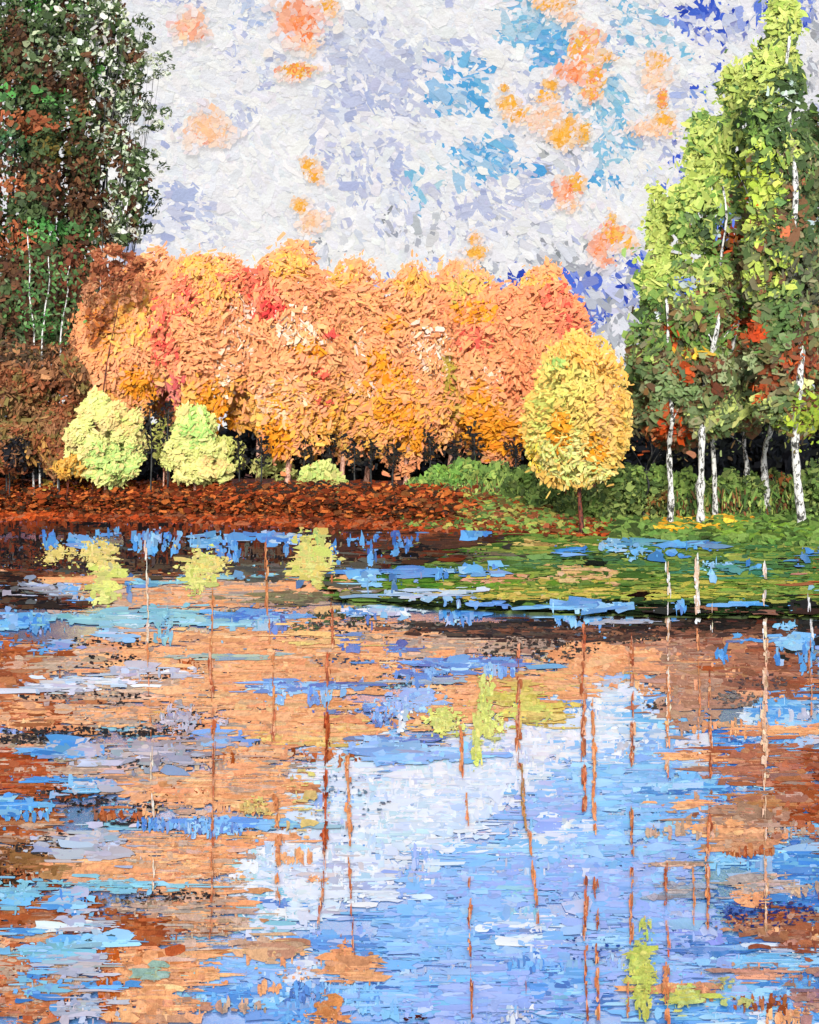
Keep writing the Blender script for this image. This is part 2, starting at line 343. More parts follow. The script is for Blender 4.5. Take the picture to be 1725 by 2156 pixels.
def soil_mat():
    m, t, b = new_mat('russet_soil'); N, Lk = t.nodes, t.links
    tc = N.new('ShaderNodeTexCoord'); n = N.new('ShaderNodeTexNoise'); n.inputs['Scale'].default_value = 1.3; n.inputs['Detail'].default_value = 8
    Lk.new(tc.outputs['Object'], n.inputs['Vector']); r = N.new('ShaderNodeValToRGB'); e = r.color_ramp.elements
    e[0].position = .35; e[0].color = (*hx('#3A1A10'), 1); e[1].position = .62; e[1].color = (*hx('#8A3C1C'), 1)
    Lk.new(n.outputs['Fac'], r.inputs[0]); Lk.new(r.outputs[0], b.inputs['Base Color']); b.inputs['Roughness'].default_value = .9
    return m
M_SOIL = soil_mat()
xs = np.concatenate([np.linspace(-900, -60, 12), np.linspace(-56, 56, 90), np.linspace(60, 900, 12)])
ys = np.concatenate([[-300, -50, 10], np.linspace(30, 110, 110), np.linspace(120, 900, 14)])
def gz(X, Y): return np.where(Y > 20, ground_z(X, np.maximum(Y, 21)), -.8)
grid_obj('ground', xs, ys, gz, M_SOIL)
grid_obj('water', np.linspace(-900, 900, 30), np.linspace(-300, 330, 22), lambda X, Y: X * 0, M_WATER)

# far tree-covered ridge closing the lake behind the woods
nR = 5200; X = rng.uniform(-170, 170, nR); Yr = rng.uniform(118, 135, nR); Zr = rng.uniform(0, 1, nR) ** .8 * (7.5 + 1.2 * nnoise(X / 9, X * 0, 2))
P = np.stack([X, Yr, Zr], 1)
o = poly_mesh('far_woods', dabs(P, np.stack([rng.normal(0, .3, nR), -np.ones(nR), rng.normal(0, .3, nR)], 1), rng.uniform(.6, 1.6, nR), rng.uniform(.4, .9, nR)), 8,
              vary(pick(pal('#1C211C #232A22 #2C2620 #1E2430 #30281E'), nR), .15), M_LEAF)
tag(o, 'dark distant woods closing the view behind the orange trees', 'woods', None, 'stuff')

# ------------------------------------------------------------------ trunks
def tube(pts, rad, name, mat, parent, seg=8):
    pts = np.asarray(pts, float); n = len(pts); off = np.array(parent.location) if parent else np.zeros(3)
    T = np.gradient(pts, axis=0); T = unit(T); ref = np.array([1.0, 0, 0]); V = []
    for i in range(n):
        b = np.cross(T[i], ref); b /= max(np.linalg.norm(b), 1e-6); a = np.cross(b, T[i])
        for k in range(seg):
            t = 2 * math.pi * k / seg; V.append(pts[i] + (a * math.cos(t) + b * math.sin(t)) * rad[i] * (1 + .12 * rng.normal()) - off)
    fs = [(i * seg + k, i * seg + (k + 1) % seg, (i + 1) * seg + (k + 1) % seg, (i + 1) * seg + k) for i in range(n - 1) for k in range(seg)]
    fs += [tuple(range(seg))[::-1], tuple((n - 1) * seg + k for k in range(seg))]
    me = bpy.data.meshes.new(name); me.from_pydata([tuple(v) for v in V], [], fs); me.materials.append(mat); me.shade_smooth()
    return link(name, me, parent)
def trunk(root, base, top, r0, r1, mat, name='trunk', wob=.12, n=14):
    base, top = np.array(base, float), np.array(top, float); t = np.linspace(0, 1, n)[:, None]
    pts = base + (top - base) * t; w = wob * np.linalg.norm(top - base) / 10
    ph = rng.uniform(0, 6, 2); pts[:, 0] += (w * np.sin(t * 7 + ph[0]) * t).ravel(); pts[:, 1] += (w * np.sin(t * 5 + ph[1]) * t).ravel()
    rad = (r0 + (r1 - r0) * t.ravel()) * (1 + .35 * np.exp(-t.ravel() * 14)); return tube(pts, rad, name, mat, root)

def crown_pts(c, rx, ry, rz, n, clumps, front=.66, shape='round', lump=.36):
    """points and outward normals over a lumpy crown made of clumps; c centre, radii along x, y (depth), z"""
    k = clumps; gi = np.arange(k) + .5; ph_ = np.arccos(1 - 2 * gi / k); th_ = gi * 2.39996 + rng.uniform(0, 6.28)
    d = unit(np.stack([np.cos(th_) * np.sin(ph_), np.sin(th_) * np.sin(ph_), np.cos(ph_)], 1) + rng.normal(0, .12, (k, 3))); f = rng.uniform(.6, .78, k)[:, None]
    cc = d * f
    rad = rng.uniform(lump * .7, lump * 1.25, k)
    if shape == 'cone':
        zz = rng.uniform(-1, 1, k); w = (1 - zz) / 2 * .85 + .08; a = rng.uniform(0, 6.283, k); rr = np.sqrt(rng.random(k))
        cc = np.stack([np.cos(a) * w * rr, np.sin(a) * w * rr, zz * .9], 1); rad = lump * (.35 + .75 * w)
    ar = rad ** 2; idx = rng.choice(k, n, p=ar / ar.sum())
    nn = unit(rng.normal(0, 1, (n, 3)))
    flip = (nn[:, 1] > 0) & (rng.random(n) < front * 2 - 1 + .0); nn[flip, 1] *= -1
    rr = rad[idx][:, None] * rng.uniform(.93, 1.03, (n, 1)) * np.where(rng.random((n, 1)) < .10, rng.uniform(1.0, 1.42, (n, 1)), 1)
    loc = cc[idx] + nn * rr
    P = np.array(c) + loc * np.array([rx, ry, rz])
    return P, unit(nn / np.array([rx, ry, rz]) * rx)

def pp(px, Y): return px / F * Y
def flow(P, sc_=1.6, seed=21):          # strokes run together over a crown instead of pointing everywhere
    return .9 + 1.1 * nnoise(P[:, 0] / sc_, P[:, 2] / sc_, seed, 2) + rng.normal(0, .75, len(P))
def blend_pick(cols, P, sc_=1.1, seed=5):   # neighbouring leaves take neighbouring colours
    A = pal(cols); t = (nnoise(P[:, 0] / sc_ + P[:, 1] * .3, P[:, 2] / sc_, seed, 3) * .5 + .5) * len(A) + rng.normal(0, .9, len(P))
    t = np.mod(t, len(A)); i = np.floor(t).astype(int) % len(A); f = (t - np.floor(t))[:, None]
    return A[i] * (1 - f) + A[(i + 1) % len(A)] * f
def tree(name, label, group, cat, Y, base_u, base_v, crown, cols, n, size, plist=(), clumps=26, trunk_mat=M_BROWN, tr=.14, shape='round', face=.6,
         mat=M_LEAF, lump=.36, top_t=.3, extra=None, aspect=(.28, .6), depth=1.0, jit=.33, limbs=3, cname='crown', lean=0):
    lobes = crown if isinstance(crown, list) else [crown]; (cu, cv, ru, rv) = lobes[0]
    gx = (base_u - CX) / F * Y
    zg = float(gz(np.array([gx]), np.array([Y]))[0]) if base_v is None else at(base_u, base_v, Y)[2]
    base = np.array([gx, Y, max(zg, -.2) - .05])
    root = empty(name, base); tag(root, label, cat, group)
    c = at(cu, cv, Y); rx, rz = pp(ru, Y), pp(rv, Y)
    ar = np.array([l[2] * l[3] for l in lobes], float); ar /= ar.sum(); Ps, Ns = [], []
    for (lu, lv, lr, ls), a_ in zip(lobes, ar):
        p_, n_ = crown_pts(at(lu, lv, Y), pp(lr, Y), pp(lr, Y) * depth, pp(ls, Y), int(n * a_), clumps if len(lobes) == 1 else (12 if n < 12000 else 40), shape=shape, lump=lump); Ps.append(p_); Ns.append(n_)
    P = np.vstack(Ps); Nn = np.vstack(Ns); n = len(P)
    C = vary(blend_pick(cols, P), .05, .025)
    C = patches(P, C, plist, Y) * .94
    s = pp(size, Y) * rng.gamma(3, .33, n).clip(.35, 2.3)
    N = Nn * (1 - face) + np.array([0, -face, .12 * face]) + rng.normal(0, jit, (n, 3))
    ang = flow(P)
    K = 8 if n < 9000 else 6
    keep = P[:, 2] > base[2] + .1
    asp = rng.uniform(*aspect, n); th = rng.random(n) < .4; asp[th] *= .5; s = np.where(th, s * 1.25, s)
    V = dabs(P[keep], N[keep], s[keep], (s * asp)[keep], ang[keep], K=K)
    poly_mesh(cname, V, K, vcol(C[keep], K), mat, root)
    tp = c + np.array([0, 0, rz * top_t])
    trunk(root, base, tp, tr, tr * .35, trunk_mat)
    for i in range(limbs):
        t = rng.uniform(.45, .8); p0 = base + (tp - base) * t; q = c + np.array([rng.uniform(-.5, .5) * rx, rng.uniform(-.5, .1) * rx, rng.uniform(-.3, .6) * rz])
        trunk(root, p0, q, tr * .4, tr * .12, trunk_mat, name='branch', n=6)
    return root

# dark spruces deep in the wood
for i, u in enumerate(np.linspace(-160, 1990, 34)):
    Y = 96 + rng.uniform(-3, 6); zt = rng.uniform(6.5, 9.5); zb = 2.1
    g0 = VH + (CH - zb) * F / Y; g1 = VH + (CH - zt) * F / Y
    side = 'left' if u < 600 else ('right' if u > 1300 else 'middle')
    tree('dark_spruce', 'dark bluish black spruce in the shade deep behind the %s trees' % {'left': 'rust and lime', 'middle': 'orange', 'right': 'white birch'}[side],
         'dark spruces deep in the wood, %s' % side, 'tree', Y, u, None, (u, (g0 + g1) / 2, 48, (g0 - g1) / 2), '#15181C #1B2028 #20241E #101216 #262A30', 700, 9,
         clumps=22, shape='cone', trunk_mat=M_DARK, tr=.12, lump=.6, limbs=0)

# ------------------------------------------------------------------ orange wood
OR1 = '#FFA468 #FFAC72 #FF9A62 #FFB27A #FFA074 #FFA86A'
YO = '#FCBC5C #FAB24C #FCC46C #FAAC46'
REDC = '#EE6A50 #EE7C5C #E85848 #F08A68'
AMB = '#FC9E1E #FCA62A #F89418'
CRE = '#FADCC0 #F8D0B0 #FBE4CC'
OLV = '#B8A038 #C0AA4A'
OP = [ # colour areas of the orange wood, seen at its depth
 (480,620,260,70,'#FF9468 #FF9C6C #FFA070 #FF8E5C',.38),(1080,660,160,60,'#FF9468 #FF8E60 #FF9C6C',.45),(800,650,200,60,'#FF9C6C #FFB670',.3),(700,880,420,80,'#FFB44A #FFBC58 #FFAE48',.42),(380,860,160,60,'#FFAE54 #FFB85C',.4),
 (430,570,50,30,YO,.8),(420,640,60,40,YO,.35),(610,565,40,30,YO,.85),(470,620,40,20,YO,.6),(720,580,35,20,YO,.7),(870,600,30,25,YO,.8),(985,600,40,25,'#F2C05A #D8C05A #F5BE6A',.8),(960,620,25,20,'#C8BE58 #E8C060',.5),
 (1130,595,35,20,YO,.7),(300,680,50,60,YO,.5),(270,620,60,40,YO+' '+OR1,.6),(240,700,40,60,'#F2B458 #E8943C',.5),
 (540,590,26,28,REDC,.75),(560,640,40,35,REDC,.85),(580,660,26,18,'#E83A3A #EE5048',.9),(515,600,20,30,REDC,.5),(470,600,20,20,REDC,.3),
 (400,640,24,40,REDC,.7),(350,700,26,60,REDC,.7),(355,735,14,16,'#E84040 #EE5A48',.8),(390,600,20,25,REDC,.5),(375,770,20,40,REDC,.4),(360,830,28,40,'#D87068 #E08878',.75),(385,805,14,14,'#D05858',.6),
 (700,710,14,9,'#E85048',.9),(680,790,18,11,'#EE6048',.6),(680,850,14,12,REDC,.7),(1000,720,40,30,REDC,.5),(1170,630,36,30,REDC,.6),(1190,690,30,30,REDC,.5),(1090,790,50,60,'#F28C5C #F08A58',.6),
 (300,810,36,28,AMB,.9),(450,860,34,50,AMB,.9),(480,890,30,26,AMB,.8),(580,900,30,60,AMB,.75),(590,930,26,30,AMB,.9),(560,870,30,30,YO,.5),(800,760,26,22,AMB,.8),(655,740,36,20,AMB,.6),
 (830,870,40,26,AMB,.8),(870,920,30,40,AMB,.85),(1000,660,50,24,AMB,.7),(830,690,30,20,AMB,.5),(820,800,50,24,AMB,.6),(1010,890,50,45,AMB,.95),(1060,920,60,40,AMB,.9),(1010,830,24,26,AMB,.7),(700,890,20,15,AMB,.4),
 (945,790,12,60,OLV,.6),(960,860,14,30,OLV,.35),(780,930,50,30,YO,.5),(690,910,50,30,YO,.5),
 (500,720,34,60,CRE,.25),(520,650,30,30,CRE,.18),(620,690,40,40,CRE,.25),(760,720,16,26,CRE,.42),(900,720,50,40,CRE,.25),(910,770,40,40,CRE,.2),(470,800,20,40,CRE,.25),(770,820,34,20,CRE,.2),(1030,800,30,20,CRE,.2),(650,720,50,16,CRE,.28),(590,840,60,40,'#F8C8A0',.3),
]
OT = [ # crown (u, v, ru, rv), depth, trunk u, label
 ((265,740,105,135), 81, 262, 'peach and gold tree at the left end of the orange wood beside rust bushes'),
 ((340,705,95,170), 84, 352, 'peach tree with a long crimson seam down its crown left in the orange wood'),
 ((430,700,105,172), 80, 440, 'broad orange tree with a golden crown top standing over the two lime saplings'),
 ((545,740,105,178), 83, 545, 'orange tree with the scarlet red crown top'),
 ((625,745,105,210), 79, 603, 'tall orange tree with a golden dome right of the scarlet crown'),
 ((728,762,110,200), 81, 720, 'peach tree flecked with cream whose pink trunk shows beside the lime bush'),
 ((800,800,90,165), 85, 770, 'narrow amber blotched tree behind the middle of the orange wood'),
 ((868,775,105,200), 80, 855, 'orange tree with a pointed gold top and thin pink trunk mid wood'),
 ((975,765,108,185), 82, 942, 'orange tree with a yellow green dab on its rounded top'),
 ((1060,785,100,178), 79, 1092, 'orange tree with a wide amber skirt of leaves beside the round yellow tree'),
 ((1140,735,100,155), 83, 1150, 'coral orange tree rising behind the round yellow tree'),
]
for (cr, Y, tu, lab) in OT:
    tree('orange_tree', lab, 'autumn trees of the orange wood', 'tree', Y, tu, None, cr, OR1 + ' ' + OR1 + ' #F5BE80', 19000, 5.0, OP, clumps=46, trunk_mat=M_PINK, tr=.19, lump=.36, depth=.6, top_t=.1, face=.85, jit=.14)

# lime and yellow trees on the near edge of the wood
LIME = '#E8E48C #DFE280 #F0EA98 #D4E07C #F4DC90'
GF = 'lime and yellow trees in front of the orange wood'
tree('round_yellow_tree', 'round yellow and lime tree with a dark red trunk standing alone on the shore', GF, 'tree', 61, 1227, 1132, [(1215,868,112,158),(1165,905,62,100),(1265,895,58,100)],
     '#F0C066 #EFB958 #F2CA74 #E8C060 #E4CC68', 19000, 4.8, [(1180,800,60,50,'#E4D068 #D8D070',.7),(1150,900,50,80,'#D8D468 #CCD068',.6),(1190,960,60,50,LIME,.75),(1240,1000,60,25,LIME,.6),
      (1170,910,22,40,AMB,.7),(1250,940,26,34,AMB,.6),(1230,740,60,40,YO,.8),(1280,800,30,70,YO,.6),(1270,880,30,60,'#F2B46A #F0BC74',.7),(1110,980,30,40,'#F0C838 #E8D050',.6),(1170,770,24,10,'#A8C868',.6),(1300,900,16,80,'#E0A848',.4)],
     clumps=70, trunk_mat=M_BROWN, tr=.14, lump=.34, depth=.8, top_t=-.55, limbs=0, face=.85, jit=.15)
tree('lime_tree', 'larger lime green tree, leftmost, in front of the rust bushes', GF, 'tree', 78, 225, None, [(215,905,62,72),(264,930,46,66),(172,942,44,56),(232,985,66,40),(205,852,30,28)], LIME + ' #E8D08A', 9000, 4.6,
     [(240,970,60,40,'#C4E080 #B8DC78',.7),(270,880,30,40,'#F0C880',.5)], clumps=34, trunk_mat=M_PINK, tr=.11, lump=.3, face=.85, jit=.16, depth=.8)
tree('lime_tree', 'medium lime green sapling with drooping fringe between dark gaps', GF, 'tree', 78, 410, None, [(412,908,44,56),(383,950,38,50),(442,958,42,46),(412,998,58,24),(464,992,28,24)], LIME, 6500, 4.6,
     [(415,900,34,40,'#B8DC78 #ACD870',.7),(450,980,30,20,'#F0C880',.6)], clumps=26, trunk_mat=M_PINK, tr=.1, lump=.3, face=.85, jit=.16, depth=.8)
tree('lime_tree', 'scraggy yellow fringe of leaves at the right of the drooping lime sapling', GF, 'tree', 79, 492, None, (478,960,44,45), '#E6E07A #DCE080 #C8D070', 700, 5, clumps=14, trunk_mat=M_PINK, tr=.07, lump=.26)
tree('lime_tree', 'wispy lime sapling in the dark gap between the larger and medium lime trees', GF, 'tree', 79, 345, None, (345,935,34,60), '#D8DE70 #C8D070 #E4E080', 450, 4.5, clumps=14, trunk_mat=M_PINK, tr=.06, lump=.24)
tree('lime_bush', 'small round lime bush low in front of the dark gap beside a pink trunk', GF, 'bush', 77, 672, None, [(672,1000,34,30),(700,1012,24,20),(652,1018,30,18)], '#D8D87A #C8D87C #B8D070 #E4DC8C', 1500, 5.5, clumps=16, trunk_mat=M_PINK, tr=.06, lump=.34, face=.75)
tree('lime_bush', 'thin pale lime bush spreading in the dark gap left of the round lime bush', GF, 'bush', 80, 590, None, (575,985,66,28), '#C8C878 #A8B860 #DCD084', 420, 4.5, clumps=14, trunk_mat=M_DARK, tr=.05, lump=.22)
tree('gold_bush', 'scrap of gold leaves between a black hollow and the larger lime tree', GF, 'bush', 77.5, 135, None, (150,985,36,28), '#E8B048 #E09A38 #E8C068', 420, 4.5, clumps=10, trunk_mat=M_BROWN, tr=.05, lump=.3)

# ------------------------------------------------------------------ left: dark evergreens and rust bushes
DG = '#4A5E34 #3A4E2C #54683E #40522C #5E7044 #2E3A26 #6E8058'
BR = '#5A3E2A #4A3222 #6A4630 #3A281C #7A5034'
RU = '#B86640 #9E5634 #C47448 #8A4A2C'
CW = '#E4E8D4 #D4DCC0 #C0CC9C #F0F0E4'
LP = [
 (60,160,60,60,BR,.4),(40,90,40,40,BR,.4),(10,190,30,40,BR,.6),(150,180,50,25,BR,.6),(60,262,60,22,RU,.9),(15,255,18,18,RU,.7),(130,268,30,14,RU,.4),(180,245,30,14,RU,.4),(30,400,34,24,RU,.9),(55,400,18,16,RU,.6),
 (110,375,22,26,RU,.6),(150,400,60,40,BR,.75),(200,430,60,40,BR,.6),(60,500,60,25,RU,.5),(30,520,30,25,RU,.6),(200,330,60,60,BR,.45),(120,320,40,26,'#5A5A2A #6A5A24',.6),(30,320,40,30,'#36543C #4A7A48',.6),
 (110,490,44,26,'#5CA04E #4A8C44 #6CAA5C',.85),(160,490,44,18,'#5CA04E #568048',.6),(20,210,24,22,'#5CA04E #649A5A',.7),(115,210,30,18,'#5CA04E #548A46',.6),(215,165,26,20,'#548A40',.7),(70,10,40,20,'#548A40',.5),(130,20,60,20,'#467A36',.4),
 (65,640,26,60,'#548A48 #6A9A58',.5),(100,690,20,30,'#56AA54 #6AB05C',.6),(130,640,20,60,'#548A48',.4),(100,120,50,40,'#8A9A70',.3),(130,60,70,60,CW,.14),(250,120,60,130,CW,.26),(270,420,60,70,CW,.24),(260,260,60,90,CW,.26),(240,500,50,30,CW,.3),(160,160,60,60,CW,.12),
 (60,560,50,30,BR,.6),(130,600,60,80,BR,.5),(40,650,50,60,BR,.5),(180,560,50,60,'#8A4A30 #6A3826',.6),(60,350,200,14,BR,.5),(220,25,60,30,CW,.3),
]
EV = [((20,330,120,520), 84, 30, 17000, 90, .20, 'very tall dark evergreen, leftmost, filling the left edge of the view', M_DARK),
      ((120,290,105,470), 86, 118, 16000, 90, .20, 'tall dark green and brown evergreen, second from the left edge', M_DARK),
      ((225,130,95,180), 88, 200, 4200, 50, .16, 'thinly leafed tree top speckled cream against the white sky at upper left', M_DARK),
      ((235,400,85,170), 87, 190, 4200, 50, .16, 'sparse brown green tree fraying into the white sky above the russet tree', M_DARK)]
EV += [((-130,340,120,520), 86, -125, 8000, 90, .22, 'dark evergreen just beyond the left edge of the view', M_DARK), ((-290,380,120,480), 85, -285, 8000, 90, .22, 'farther dark evergreen beyond the left edge of the view', M_DARK)]
for cr, Y, tu, n, cl, lp, lab, tm in EV:
    tree('evergreen_tree', lab, 'dark evergreens at the left edge', 'tree', Y, tu, None, cr, DG + ' ' + DG + ' ' + BR, n, 4.2, LP, clumps=cl, trunk_mat=tm, tr=.16, lump=lp,
         mat=M_FINE, jit=.45, depth=.45, top_t=.5, limbs=5, aspect=(.45, .95), face=.7)
tree('evergreen_tree', 'shorter dark green tree behind three thin pale birch stems', 'dark evergreens at the left edge', 'tree', 83, 95, None, (95,640,115,140), DG + ' ' + BR, 7500, 4.4, LP, clumps=60, trunk_mat=M_DARK, tr=.12, lump=.22, mat=M_FINE, jit=.45, depth=.4, top_t=.0, aspect=(.45, .95), face=.7)
# twigs reaching out of the left trees over the white sky
for k, (u0, v0) in enumerate([(285,70),(320,140),(275,205),(310,250),(300,345),(290,430),(270,480),(250,300)]):
    tree('leafy_twig_crown', 'thin young tree top %s beside the dark evergreens' % ('just under the top edge','at the level of the upper sky clouds','third from the top on the white sky','halfway down the white sky','with far reaching sprigs on the white sky','low over the russet tree','lowest over the russet tree','with brown sprigs on the white sky')[k],
         'young tree tops fraying out of the left trees', 'tree', 89 + k * .3, 200 + 6 * k, None, (u0, v0, 60, 44), DG + ' ' + CW, 520, 3.0, clumps=12, trunk_mat=M_DARK, tr=.05, lump=.2, mat=M_FINE, jit=.5, depth=.5, top_t=.1, limbs=2)
for (us, lab) in [([(72,1000),(70,690),(62,590),(60,480)],'thin pale birch stem, left of the three against the dark trees'),([(84,1000),(88,700),(102,620),(104,540)],'thin leaning pale birch stem, middle of the three against the dark trees'),
                  ([(124,1000),(128,720),(142,610),(146,560)],'thin pale birch stem, right of the three against the dark trees')]:
    Y = 79.6; pts = [at(a, b, Y) for a, b in us]; pts[0][2] = float(gz(np.array([pts[0][0]]), np.array([Y]))[0]) - .05
    r = empty('birch_sapling', pts[0]); tag(r, lab, 'birch', 'thin birches at the left')
    P_ = np.array(pts); tt = np.linspace(0, len(P_) - 1, 22); Q = np.stack([np.interp(tt, np.arange(len(P_)), P_[:, i]) for i in range(3)], 1)
    Q[:, 0] += .06 * np.sin(tt * 5 + us[0][0]); tube(Q, np.interp(tt, [0, len(P_) - 1], [.065, .03]), 'trunk', M_BIRCH, r)
    n = 90; Pl = Q[rng.integers(8, 22, n)] + rng.normal(0, .55, (n, 3)) * [1, .2, 1.6] + [0, -.2, 0]
    poly_mesh('crown', dabs(Pl, np.tile([0, -1.0, .2], (n, 1)) + rng.normal(0, .4, (n, 3)), rng.uniform(.08, .2, n), rng.uniform(.05, .12, n)), 8, vary(pick(pal('#5A8444 #48683A #3E5A30 #6E8858'), n), .15), M_FINE, r)

RP = [(240,560,70,40,'#A4583A #B46A48 #8A4A30',.8),(200,700,30,60,'#D07834 #E08A38 #8A4624',.7),(215,790,30,50,'#D89028 #C87A28',.7)]
tree('russet_tree', 'sparse russet brown tree between the dark evergreens and the orange wood', None, 'tree', 79, 190, None, [(245,555,70,48),(205,640,36,90),(270,600,40,40)], '#E0A070 #B8683F #CA8458 #A25C36 #DCA074 #8E5438', 2400, 5, RP, clumps=60, trunk_mat=M_BROWN, tr=.07, lump=.2, mat=M_FINE, jit=.45, depth=.5, face=.7, limbs=0, top_t=-1.6)
RB = '#9A5A38 #B86C44 #804A30 #AC7850 #6E4630 #CC9060 #5E4432 #8E8048'
for cr, Y, lab in [((-140,860,110,120),79.5,'rust bush just beyond the left edge of the view'),((-300,870,110,110),79.5,'farther rust bush beyond the left edge of the view'),((15,830,95,105),79.5,'dark rust bush, leftmost under the evergreens'),((115,820,95,100),80.5,'speckled brown and rust bush beside the larger lime tree'),((20,945,70,60),78.6,'low brown bush beside the black hollow at the left edge'),((125,925,60,75),79,'small brown bush with yellow sprigs left of the larger lime tree')]:
    tree('rust_bush', lab, 'rust coloured bushes at the left', 'bush', Y, cr[0], None, cr, RB, 5600, 4.6, [(60,870,60,50,'#B88858 #9A7248 #7A6A3A',.5),(90,960,40,40,'#9A7A48 #D09850',.5),(60,740,80,30,'#4A3A2A #5A4838',.6),(50,960,24,40,'#1C1C20 #26262A',.85)], clumps=34, trunk_mat=M_DARK, tr=.07, lump=.28, mat=M_FINE, jit=.45, face=.7)

# ------------------------------------------------------------------ right: birches with lime and green crowns
LG = '#BAC664 #AABA56 #C8D070 #9CB050 #BEC86C'
MG = '#769444 #668838 #86A04E #5E7E38 #6E8E52'
DK = '#465C30 #384C28 #506634 #3E5230 #5A6E46'
RD = '#B04818 #C4521E #9A3E1A #8A4626 #CC5A24'
TP = [ # colour areas on the right-hand trees
 (1545,190,55,55,LG,.7),(1635,80,60,70,LG,.75),(1610,140,50,50,LG,.6),(1655,10,30,20,LG,.8),(1500,300,60,60,LG,.7),(1470,330,50,60,LG,.6),(1385,430,40,60,LG,.75),(1385,510,45,50,LG,.6),(1400,590,50,50,LG,.75),(1470,390,50,60,LG,.6),
 (1580,370,50,60,'#BCCB4C #A8BC44',.65),(1600,450,50,60,'#A8C048 #C8D060',.6),(1650,330,40,40,LG,.4),(1500,590,40,26,LG,.7),(1480,560,60,30,MG,.5),(1620,580,60,50,'#BCCB58 #A8BC50',.5),(1640,620,50,20,'#C8D068 #7C9448',.5),
 (1530,230,40,40,MG,.4),(1640,250,60,60,DK,.7),(1680,200,30,60,DK,.8),(1660,500,60,60,DK,.6),(1700,350,40,200,DK,.6),(1560,300,30,60,DK,.4),(1480,480,40,40,DK,.6),(1600,260,50,40,MG,.5),
 (1700,600,60,60,'#5A5A44 #4A4A3C',.6),(1650,680,60,60,'#56703E #607E44',.6),(1530,645,60,30,MG,.5),(1380,690,40,60,MG+' '+DK,.7),
 (1535,500,24,16,RD,.9),(1520,520,16,16,RD,.5),(1580,430,16,16,RD,.2),(1570,690,32,32,RD,.75),(1590,700,16,18,'#C84414 #B03C14',.8),(1545,720,22,26,'#8A5230 #9A5A38',.6),(1410,705,16,28,RD,.7),(1680,760,36,46,'#AA5230 #8A4428 #6A3420',.75),
 (1670,780,22,32,RD,.6),(1420,790,32,16,RD,.6),(1440,770,30,20,'#8A5636 #C06438',.5),(1470,750,36,16,'#E0B83C #D8A830 #6A3418',.8),(1450,740,20,14,'#6A3418 #E8C040',.5),(1500,800,26,42,'#5A3420 #6A3A26',.7),(1410,900,32,28,'#D4501C #C4481C',.85),(1380,930,36,32,'#9A5230 #BC7040',.7),
 (1350,940,24,20,RD,.5),(1440,930,26,30,'#B07858 #9A6848',.6),(1390,860,32,22,'#B05028 #768454',.5),(1590,830,24,18,RD,.9),(1610,800,24,26,'#6A3620 #8A4424',.6),(1690,850,40,40,'#5A3420',.5),(1640,490,24,12,'#D07248 #C06438',.4),(1660,460,40,50,'#7A5638',.3),
 (1480,700,80,60,MG,.4),(1400,820,60,40,'#8C9E6C #7E945C',.6),(1540,780,60,40,'#9AA474 #A8B080',.5),(1560,860,60,40,'#BCC870 #A4B460 #7A8658',.6),(1510,880,60,30,'#BCC470 #667648',.5),(1690,890,50,60,'#9CB038 #7C9830 #B4C440',.6),(1680,810,18,10,'#D8DC90',.8),
 (1385,665,10,8,'#E8ECF0',.6),(1640,210,30,30,'#D0D8D0 #A8B8A8',.3),(1710,480,20,20,'#B8C8C8',.3),(1520,480,26,40,'#C8D0D8 #5C7AD8 #A8B4A8',.25),(1430,610,26,30,'#5C7AD8 #A8B4B8 #3E5CC8',.22),
]
OLD = '#667A48 #4A5E36 #7E8C54 #7A5A3C #4E6640 #94946A #463A2A #8A5A3A #6E8450 #5A3A26'
GRB = 'tall birches with green crowns at the right'
